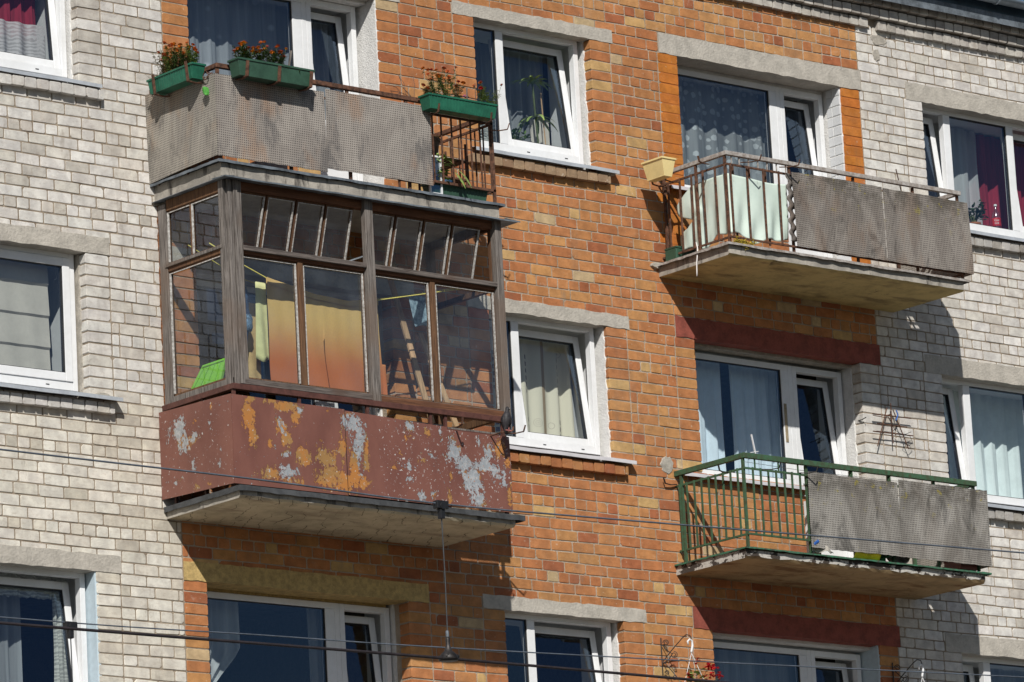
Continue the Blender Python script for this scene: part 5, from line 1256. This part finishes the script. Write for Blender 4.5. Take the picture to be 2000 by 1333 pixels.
j_ = thing('hanging_jeans', (.26, -.65, -1.17), 'dark blue jeans hanging at the corner of the glazed balcony', 'jeans')
mb = MB(); mb.loft([[(.24 + .07 * cos(a) * w_ + dx, -.65 + .045 * sin(a) * w_, z - .06) for a in [k * pi / 5 for k in range(10)]] for w_, dx, z in ((.75, -.03, -1.10), (.8, -.02, -.85), (1.0, .0, -.66), (1.15, .03, -.60), (1.1, .03, -.56), (.9, .02, -.45), (1.1, .01, -.33), (.9, 0, -.26), (.2, 0, -.21))]); mb.build('leg', 'denim', j_, smooth=True)
mb = MB(); simple('denim_light', (.16, .26, .38), .9, var=.5, scale=30); mb.loft([[(.285 + .05 * cos(a) * w_, -.665 + .05 * sin(a) * w_, z - .06) for a in [k * pi / 5 for k in range(10)]] for w_, z in ((.9, -.655), (1.1, -.62), (1.05, -.58), (1.15, -.545), (.9, -.51))]); mb.build('pocket_fold', 'denim_light', j_, smooth=True)
hang('hanging_cloth', .33, .52, -1.19, -.42, -.55, 'cloth_yellow', 'plain ochre cloth between the jeans and the large towel', 'cloth', 0, 3)
hang('hanging_shirt', .42, .53, -.95, -.25, -.64, 'cloth_lime', 'pale lime cloth peeping out left of the large towel', 'cloth', -.3, 4)
hang('checked_cloth', 1.73, 1.82, -1.17, -.85, -.66, 'towel', 'narrow checked red cloth at the right edge of the large towel', 'cloth', 0, 5)
hang('printed_cloth', 2.32, 2.66, -.38, -.10, -.42, 'cloth_print', 'pale blue printed cloth hung at the right of the glazed balcony', 'cloth', .3, 6, 4)
for i, (a, b, lb) in enumerate((((2.30, -.20, .10), (2.56, -.38, -1.25), 'long pale batten leaning inside the right half of the glazed balcony'), ((2.68, -.12, -.35), (2.86, -.36, -1.25), 'shorter pale batten leaning at the far right inside the glazed balcony'))):
    o_ = MB().bar(a, b, .055, .022, (0, 1, 0)).build('wooden_batten', 'wood_new', None, bevel=.002); tag(o_, lb, 'batten', None)
ld = MB(); M_ = Matrix.Translation((-.02, -.60, -1.195)) @ Matrix.Rotation(radians(-6), 4, 'Y') @ Matrix.Rotation(radians(14), 4, 'X')
ld.loft([[(-.0, -.20, .0), (.0, .30, .0), (.015, .30, .0), (.015, -.20, .0)]] + [[(0, -.21, .02), (0, .31, .02), (.015, .31, .02), (.015, -.21, .02)], [(0, -.16, .20), (0, .20, .20), (.015, .20, .20), (.015, -.16, .20)]])
for i in range(6): ld.box(-.006, .0, -.16 + i * .065, -.15 + i * .065, .03, .17)
# slanting lime plastic lid leaning against the side glazing
ld = MB(); ld.add([(-.085, -.30, -1.215), (-.085, -.50, -1.02), (-.085, -.83, -1.02), (-.085, -.74, -1.215), (-.060, -.30, -1.215), (-.060, -.50, -1.02), (-.060, -.83, -1.02), (-.060, -.74, -1.215)], [(0, 1, 2, 3), (7, 6, 5, 4), (0, 4, 5, 1), (1, 5, 6, 2), (2, 6, 7, 3), (3, 7, 4, 0)])
for i in range(4): ld.bar((-.088, -.36 - i * .10, -1.20), (-.088, -.52 - i * .08, -1.05), .006, .004, (1, 0, 0))
ld.bar((-.088, -.50, -1.035), (-.088, -.81, -1.035), .012, .008, (1, 0, 0))
tag(ld.build('plastic_lid', 'lid_green', None, bevel=.004), 'lime green plastic lid leaning inside the left pane of the glazed balcony', 'lid')

# ------------------------------------------------------------------ yellow box, clutter on the right balconies
yb, My = flower_box((5.545, -.33, 1.41), .29, 'planter_yellow', 'empty cream yellow flower box hanging beside the upper right balcony', rz=radians(90), w=.18, h=.18, ribs=False, taper=.55, soil=False, group=None)
tu = MB(); rr_ = random.Random(5)
for i in range(70):
    p = Vector((5.93 + rr_.gauss(0, .06), -.99, .685 + abs(rr_.gauss(0, .012)))); pts = [p]
    for k in range(4): pts.append(pts[-1] + Vector((rr_.uniform(-.03, .035), rr_.uniform(-.012, .008), rr_.uniform(-.022, .018))))
    tu.tube(pts, .0035, 4)
tag(tu.build('fibre_tuft', 'yellow_fibre', None), 'yellow tuft of rope fibre on the edge of the upper right slab', 'tuft')
o_ = MB().tube([(5.785, -.52, .78), (5.77, -.55, .72), (5.735, -.58, .64), (5.72, -.58, .56), (5.715, -.58, .47), (5.712, -.58, .43)], .006, 6).build('dangling_cord', 'paper_white', None, smooth=True); tag(o_, 'white frayed cord dangling over the left edge of the upper right slab', 'cord')
gb_ = thing('green_toolbox', (5.90, -.12, .67), 'dark green box on the upper right slab by the wall', 'box'); MB().box(5.80, 6.05, -.22, -.06, .67, .80).build('box_body', 'planter_dark', gb_, bevel=.01); MB().box(5.80, 6.05, -.225, -.055, .80, .82).build('lid', 'planter_dark', gb_, bevel=.004)
o_ = MB().tube([(8.18, -.9, 1.50), (8.12, -.92, 1.66), (8.10, -.93, 1.70)], .006, 5).build('dry_stick', 'twig', None); tag(o_, 'thin dry stick poking up behind the right mossy board of the upper right balcony', 'stick')
bg_ = MB(); bg_.grid(lambda u, v: (7.14 + .34 * u, -.945 - .048 * sin(v * pi) * (1 + .2 * sin(u * 17)), -2.215 + (.17 + .02 * sin(u * 13)) * sin(v * pi / 2) * (sin(pi * min(1, max(0, u * .9 + .05))) ** .3)), 26, 10)
tag(bg_.build('yellow_bag', 'bag_yellow', None, smooth=True, thick=.004), 'crumpled yellow plastic bag under the board of the green balcony', 'bag')
cn_ = thing('watering_can', (7.62, -.80, -2.20), 'dark green can lying under the board of the green balcony', 'can'); MB().lathe([(.08, 0), (.085, .01), (.085, .14), (.06, .18)], (7.60, -.80, -2.20), 18).build('can_body', 'can_green', cn_, smooth=False); MB().tube([(7.56, -.88, -2.18), (7.68, -.93, -2.13), (7.70, -.94, -2.12)], .012, 6).build('spout', 'can_green', cn_)
bs = thing('metal_basin', (7.83, -.83, -2.20), 'grey metal basin tipped on its side under the board of the green balcony', 'basin')
mb = MB(); mb.lathe([(.10, 0), (.115, .01), (.135, .09), (.142, .095), (.130, .093), (.108, .02)], (0, 0, 0), 24); mb.xf(Matrix.Translation((7.83, -.78, -2.10)) @ Matrix.Rotation(radians(72), 4, 'X')).build('basin_body', 'basin_grey', bs, smooth=False)
MB().tube([(7.83 + .145 * cos(a), -.87, -2.06 + .135 * sin(a)) for a in [k * pi / 16 * 2 for k in range(17)]], .006, 6).build('rim', 'basin_grey', bs)
bx = thing('maroon_box', (8.70, -.86, -2.20), 'maroon box at the right end of the green balcony slab', 'box'); MB().box(8.60, 8.82, -.93, -.70, -2.196, -2.10).build('box_body', 'box_maroon', bx, bevel=.006); MB().box(8.595, 8.825, -.935, -.695, -2.10, -2.085).build('lid', 'box_maroon', bx, bevel=.003)
bo = MB(); bo.lathe([(.02, 0), (.022, .01), (.022, .07), (.015, .08)], (0, 0, 0), 12); bo.xf(Matrix.Translation((6.60, -.98, -2.13)) @ Matrix.Rotation(radians(60), 4, 'Y')); tag(bo.build('blue_cap', 'blue_paint', None), 'small bright blue cap at the lower left corner of the green balcony board', 'cap')
rg = MB(); rg.grid(lambda u, v: (6.60 + .30 * u, -.97 + .03 * sin(u * 8), -2.19 + .10 * (1 - u) * v + .01 * sin(u * 15)), 16, 5); tag(rg.build('rag', 'lintel_concrete', None, thick=.006), 'grey rag bundled behind the lower corner of the green balcony board', 'rag')
for i, (x, m_) in enumerate(((6.98, 'plastic_white'), (7.06, 'wood_new'))):
    o_ = MB().box(x, x + .06, -.55, -.50, -2.20, -1.6).build('leaning_board', m_, None); tag(o_, ('white board upright behind the green balcony panel', 'wooden board upright behind the green balcony panel')[i], 'board')
st_ = MB(); st_.bar((5.97, -.955, -1.36), (5.925, -.955, -1.14), .014, .010); st_.bar((5.90, -.955, -1.315), (6.00, -.955, -1.295), .008, .006); tag(st_.build('white_peg_stick', 'plastic_white', None), 'white plastic stick tied upright at the corner of the green railing', 'stick')
wl = MB(); wl.tube([(5.85, -.92, -1.40), (6.6, -.88, -1.405), (7.6, -.88, -1.40), (8.8, -.92, -1.385)], .0022, 4); tag(wl.build('washing_line', 'paper_white', None), 'thin white washing line just under the green handrail', 'washing line')
tp_ = MB(); tp_.box(7.512, 7.545, Y2 - .005, Y2 + .001, -.83, -.45); tag(tp_.build('tape_strip', 'tape_brown', None), 'brown tape strip stuck on the window post above the green railing', 'tape')
# antenna on the white wall
an = thing('wire_antenna', (8.68, -.06, -.84), 'home made aerial of crossed metal rods on the white wall', 'antenna')
def rod(a, b, r=.0055, nm='rod'): MB().tube([(a[0], -.06, a[1]), (b[0], -.06, b[1])], r, 6).build(nm, 'rust_brown', an)
rod((8.675, -.39), (8.672, -.79)); rod((8.62, -.44), (8.455, -.84)); rod((8.70, -.45), (8.88, -.83)); rod((8.418, -.522), (8.943, -.515), .006); rod((8.42, -.535), (8.70, -.545), .004); rod((8.472, -.612), (8.878, -.609), .006); rod((8.409, -.695), (8.954, -.689), .006)
MB().tube([(8.675, .0, -.50), (8.675, -.06, -.50)], .007, 6).build('bracket', 'rust_brown', an)
ws = MB(); ws.tube([(8.67, -.065, -.50), (8.71, -.07, -.56), (8.66, -.07, -.60), (8.70, -.07, -.66), (8.78, -.07, -.69), (8.90, -.07, -.70), (8.93, -.07, -.76), (8.88, -.07, -.80), (8.80, -.07, -.76), (8.83, -.07, -.69), (8.92, -.07, -.655)], .0028, 5); ws.build('cable', 'black_plastic', an)
MB().tube([(8.735, -.07, -.455), (8.75, -.075, -.50), (8.735, -.07, -.54), (8.72, -.07, -.56)], .007, 6).build('blue_tie', 'blue_paint', an)
hk = MB(); hk.tube([(8.352, .08, -.57), (8.33, .0, -.575), (8.325, -.06, -.565)], .005, 5); tag(hk.build('wall_hook', 'dark_metal', None), 'small dark iron hook in the corner beside the aerial', 'hook')

# ------------------------------------------------------------------ pigeon
bd_ = thing('pigeon', (2.73, -1.20, -1.469), 'dark pigeon perched on an iron hook at the corner of the glazed balcony', 'bird')
def ell(c, rx, ry, rz_rot=0, n=14, lean=(0, 0)): return [(c[0] + rx * cos(a), c[1] + ry * sin(a), c[2] + lean[0] * cos(a) + lean[1] * sin(a)) for a in [2 * pi * k / n for k in range(n)]]
bx_, by_, bz_ = 2.73, -1.20, -1.435
bd_.scale = (.82, .82, .82)
mb = MB(); mb.loft([ell((bx_ - .02, by_ - .005, bz_ - .07), .022, .006), ell((bx_ - .018, by_ + .0, bz_ - .01), .026, .010), ell((bx_ - .012, by_, bz_ + .03), .036, .028), ell((bx_ - .004, by_, bz_ + .065), .050, .046), ell((bx_, by_, bz_ + .105), .056, .052), ell((bx_ + .003, by_, bz_ + .145), .048, .044), ell((bx_ + .008, by_, bz_ + .172), .032, .030), ell((bx_ + .013, by_, bz_ + .192), .022, .022),
    ell((bx_ + .017, by_, bz_ + .208), .021, .022), ell((bx_ + .019, by_, bz_ + .224), .021, .020), ell((bx_ + .018, by_, bz_ + .238), .014, .013), ell((bx_ + .018, by_, bz_ + .243), .004, .004)])
mb.build('body', 'bird_dark', bd_, smooth=True)
for s_ in (-1, 1):
    w_ = MB(); w_.loft([ell((bx_ + s_ * .046, by_ + .002, bz_ + .135), .012, .022, n=8), ell((bx_ + s_ * .054, by_ + .004, bz_ + .09), .013, .034, n=8), ell((bx_ + s_ * .045, by_ + .008, bz_ + .03), .010, .026, n=8), ell((bx_ + s_ * .026, by_ + .010, bz_ - .03), .005, .010, n=8)]); w_.build('wing', 'bird_dark', bd_, smooth=True)
MB().lathe([(.0045, 0), (.004, .010), (.001, .020)], (0, 0, 0), 8).xf(Matrix.Translation((bx_ + .036, by_ - .006, bz_ + .218)) @ Matrix.Rotation(radians(110), 4, 'Y')).build('beak', 'bird_dark', bd_)
MB().lathe([(.001, 0), (.006, .002), (.006, .007), (.001, .009)], (bx_ + .033, by_ - .012, bz_ + .219), 8).build('cere', 'bird_white', bd_)
for s_ in (-1, 1):
    l_ = MB(); x = bx_ + .022 * s_; l_.tube([(x, by_, bz_ + .04), (x + .004, by_, bz_ + .0), (x + .002, by_ - .002, bz_ - .022)], [.006, .0045, .0045], 6)
    for t3 in (-.014, 0, .014): l_.tube([(x + .002, by_, bz_ - .022), (x + t3, by_ - .022, bz_ - .022), (x + t3 * 1.2, by_ - .028, bz_ - .034)], .003, 5)
    l_.build('leg', 'bird_pink', bd_, smooth=True)
pk = MB(); pk.tube([(2.68, -1.01, -1.48), (2.68, -1.19, -1.478), (2.74, -1.20, -1.474), (2.79, -1.205, -1.455), (2.80, -1.205, -1.42)], .008, 6); pk.build('perch_hook', 'rust_brown', Bq)

# ------------------------------------------------------------------ hanging basket brackets at the bottom
def scroll(cx, cz, r, turns, a0, s_=1, y=0):
    return [(cx + (r * (1 - i / 22 * .75)) * cos(a0 + s_ * turns * 2 * pi * i / 22), y, cz + (r * (1 - i / 22 * .75)) * sin(a0 + s_ * turns * 2 * pi * i / 22)) for i in range(23)]
def basket(x, z, y, label, blab, hooklab, flowers, dirx=1):
    b = thing('basket_bracket', (x, 0, z - .30), label, 'bracket')
    # bracket stands out from the wall: plane spanned by wall normal (and a little sideways)
    q = Vector((.62, -.78, 0)) if dirx > 0 else Vector((.55, -.83, 0))
    pt = lambda s_, h: (x + q.x * s_, -.01 + q.y * s_, z + h)
    MB().bar(pt(0, .02), pt(0, -.33), .020, .008, q).build('back_plate', 'dark_metal', b)
    def rodp(L_, r=.005): MB().tube([pt(*p) for p in L_], r, 6).build('rod', 'dark_metal', b)
    rodp([(.01, -.20), (.10, -.10), (.20, .00), (.24, .03), (.275, .02), (.285, -.01), (.28, -.03)])
    rodp([(.01, -.05), (.05, -.10), (.10, -.14), (.06, -.19), (.01, -.22)]); rodp([(.01, -.20), (.08, -.29), (.13, -.36)])
    for cx, cz, r, a0, s_ in ((.045, -.03, .030, pi, -1), (.115, -.15, .034, pi / 2, -1), (.04, -.31, .022, pi, -1), (.11, -.36, .026, pi, 1)):
        rodp([(cx + r * (1 - i / 16 * .7) * cos(a0 + s_ * 4.2 * pi / 2 * i / 16 * 1.5), cz + r * (1 - i / 16 * .7) * sin(a0 + s_ * 4.2 * pi / 2 * i / 16 * 1.5)) for i in range(17)], .004)
    h = thing('basket_hanger', (x + q.x * .28, -.01 + q.y * .28, z - .03), hooklab, 'hanging basket')
    c = Vector(pt(.28, -.03)); k = MB(); k.tube([c + Vector((-.035, 0, -.045)), c + Vector((-.040, 0, -.01)), c + Vector((-.015, 0, .012)), c + Vector((.014, 0, .0)), c + Vector((.018, 0, -.045)), c + Vector((.0, 0, -.10)), c + Vector((0, 0, -.115))], [.006, .010, .009, .009, .012, .011, .010], 8)
    k.build('hook', 'plastic_white', h, smooth=True)
    for a in (pi, .35, -.9): MB().tube([c + Vector((0, 0, -.115)), c + Vector((.115 * cos(a), .115 * sin(a), -.42))], .0028, 5).build('cord', 'plastic_white', h)
    MB().lathe([(.08, -.12), (.115, 0), (.125, 0), (.125, .012), (.11, .012), (.105, -.01)], c + Vector((0, 0, -.43)), 22).build('basket_pot', 'plastic_white', h)
    MB().lathe([(.09, -.03), (.104, -.01), (.06, .0)], c + Vector((0, 0, -.43)), 16).build('soil', 'soil', h)
    if flowers:
        g_ = thing('red_geranium', c + Vector((0, 0, -.43)), blab, 'flower'); d_ = MB(); s2 = MB()
        for i in range(90):
            a = FR.uniform(0, 2 * pi); r = FR.uniform(0, .12); leaf(d_, c + Vector((r * cos(a) + .01, r * sin(a), -.43 + FR.uniform(.0, .16))), (cos(a), sin(a), FR.uniform(-.1, .9)), .045, .045, .5, 3)
        d_.build('leaves', 'leaf_light', g_)
        for dx, dz, n_ in ((.055, .17, 6), (-.07, .04, 5), (.10, .02, 5), (.17, .13, 14), (.24, .12, 12), (.20, .06, 8), (.31, .05, 9), (.37, -.04, 4)):
            p = c + Vector((dx, -.03, -.365 + dz)); s2.tube([c + Vector((dx * .3, 0, -.42)), p - Vector((0, 0, .02))], .0025, 4)
            for m_ in range(n_): flower_head(g_, p + Vector((FR.gauss(0, .017), FR.gauss(0, .017), FR.gauss(0, .016))), .017, 'petal_red', FR)
        s2.build('stems', 'stem', g_)
basket(5.50, -2.95, 0, 'black scrolled iron bracket on the orange bricks left of the bottom right window', 'red geranium in the hanging basket', 'white hanging basket on the left scrolled bracket', True)
basket(8.50, -2.985, 0, 'black scrolled iron bracket on the shaded white bricks at the bottom right', '', 'white hanging basket on the right scrolled bracket', False)
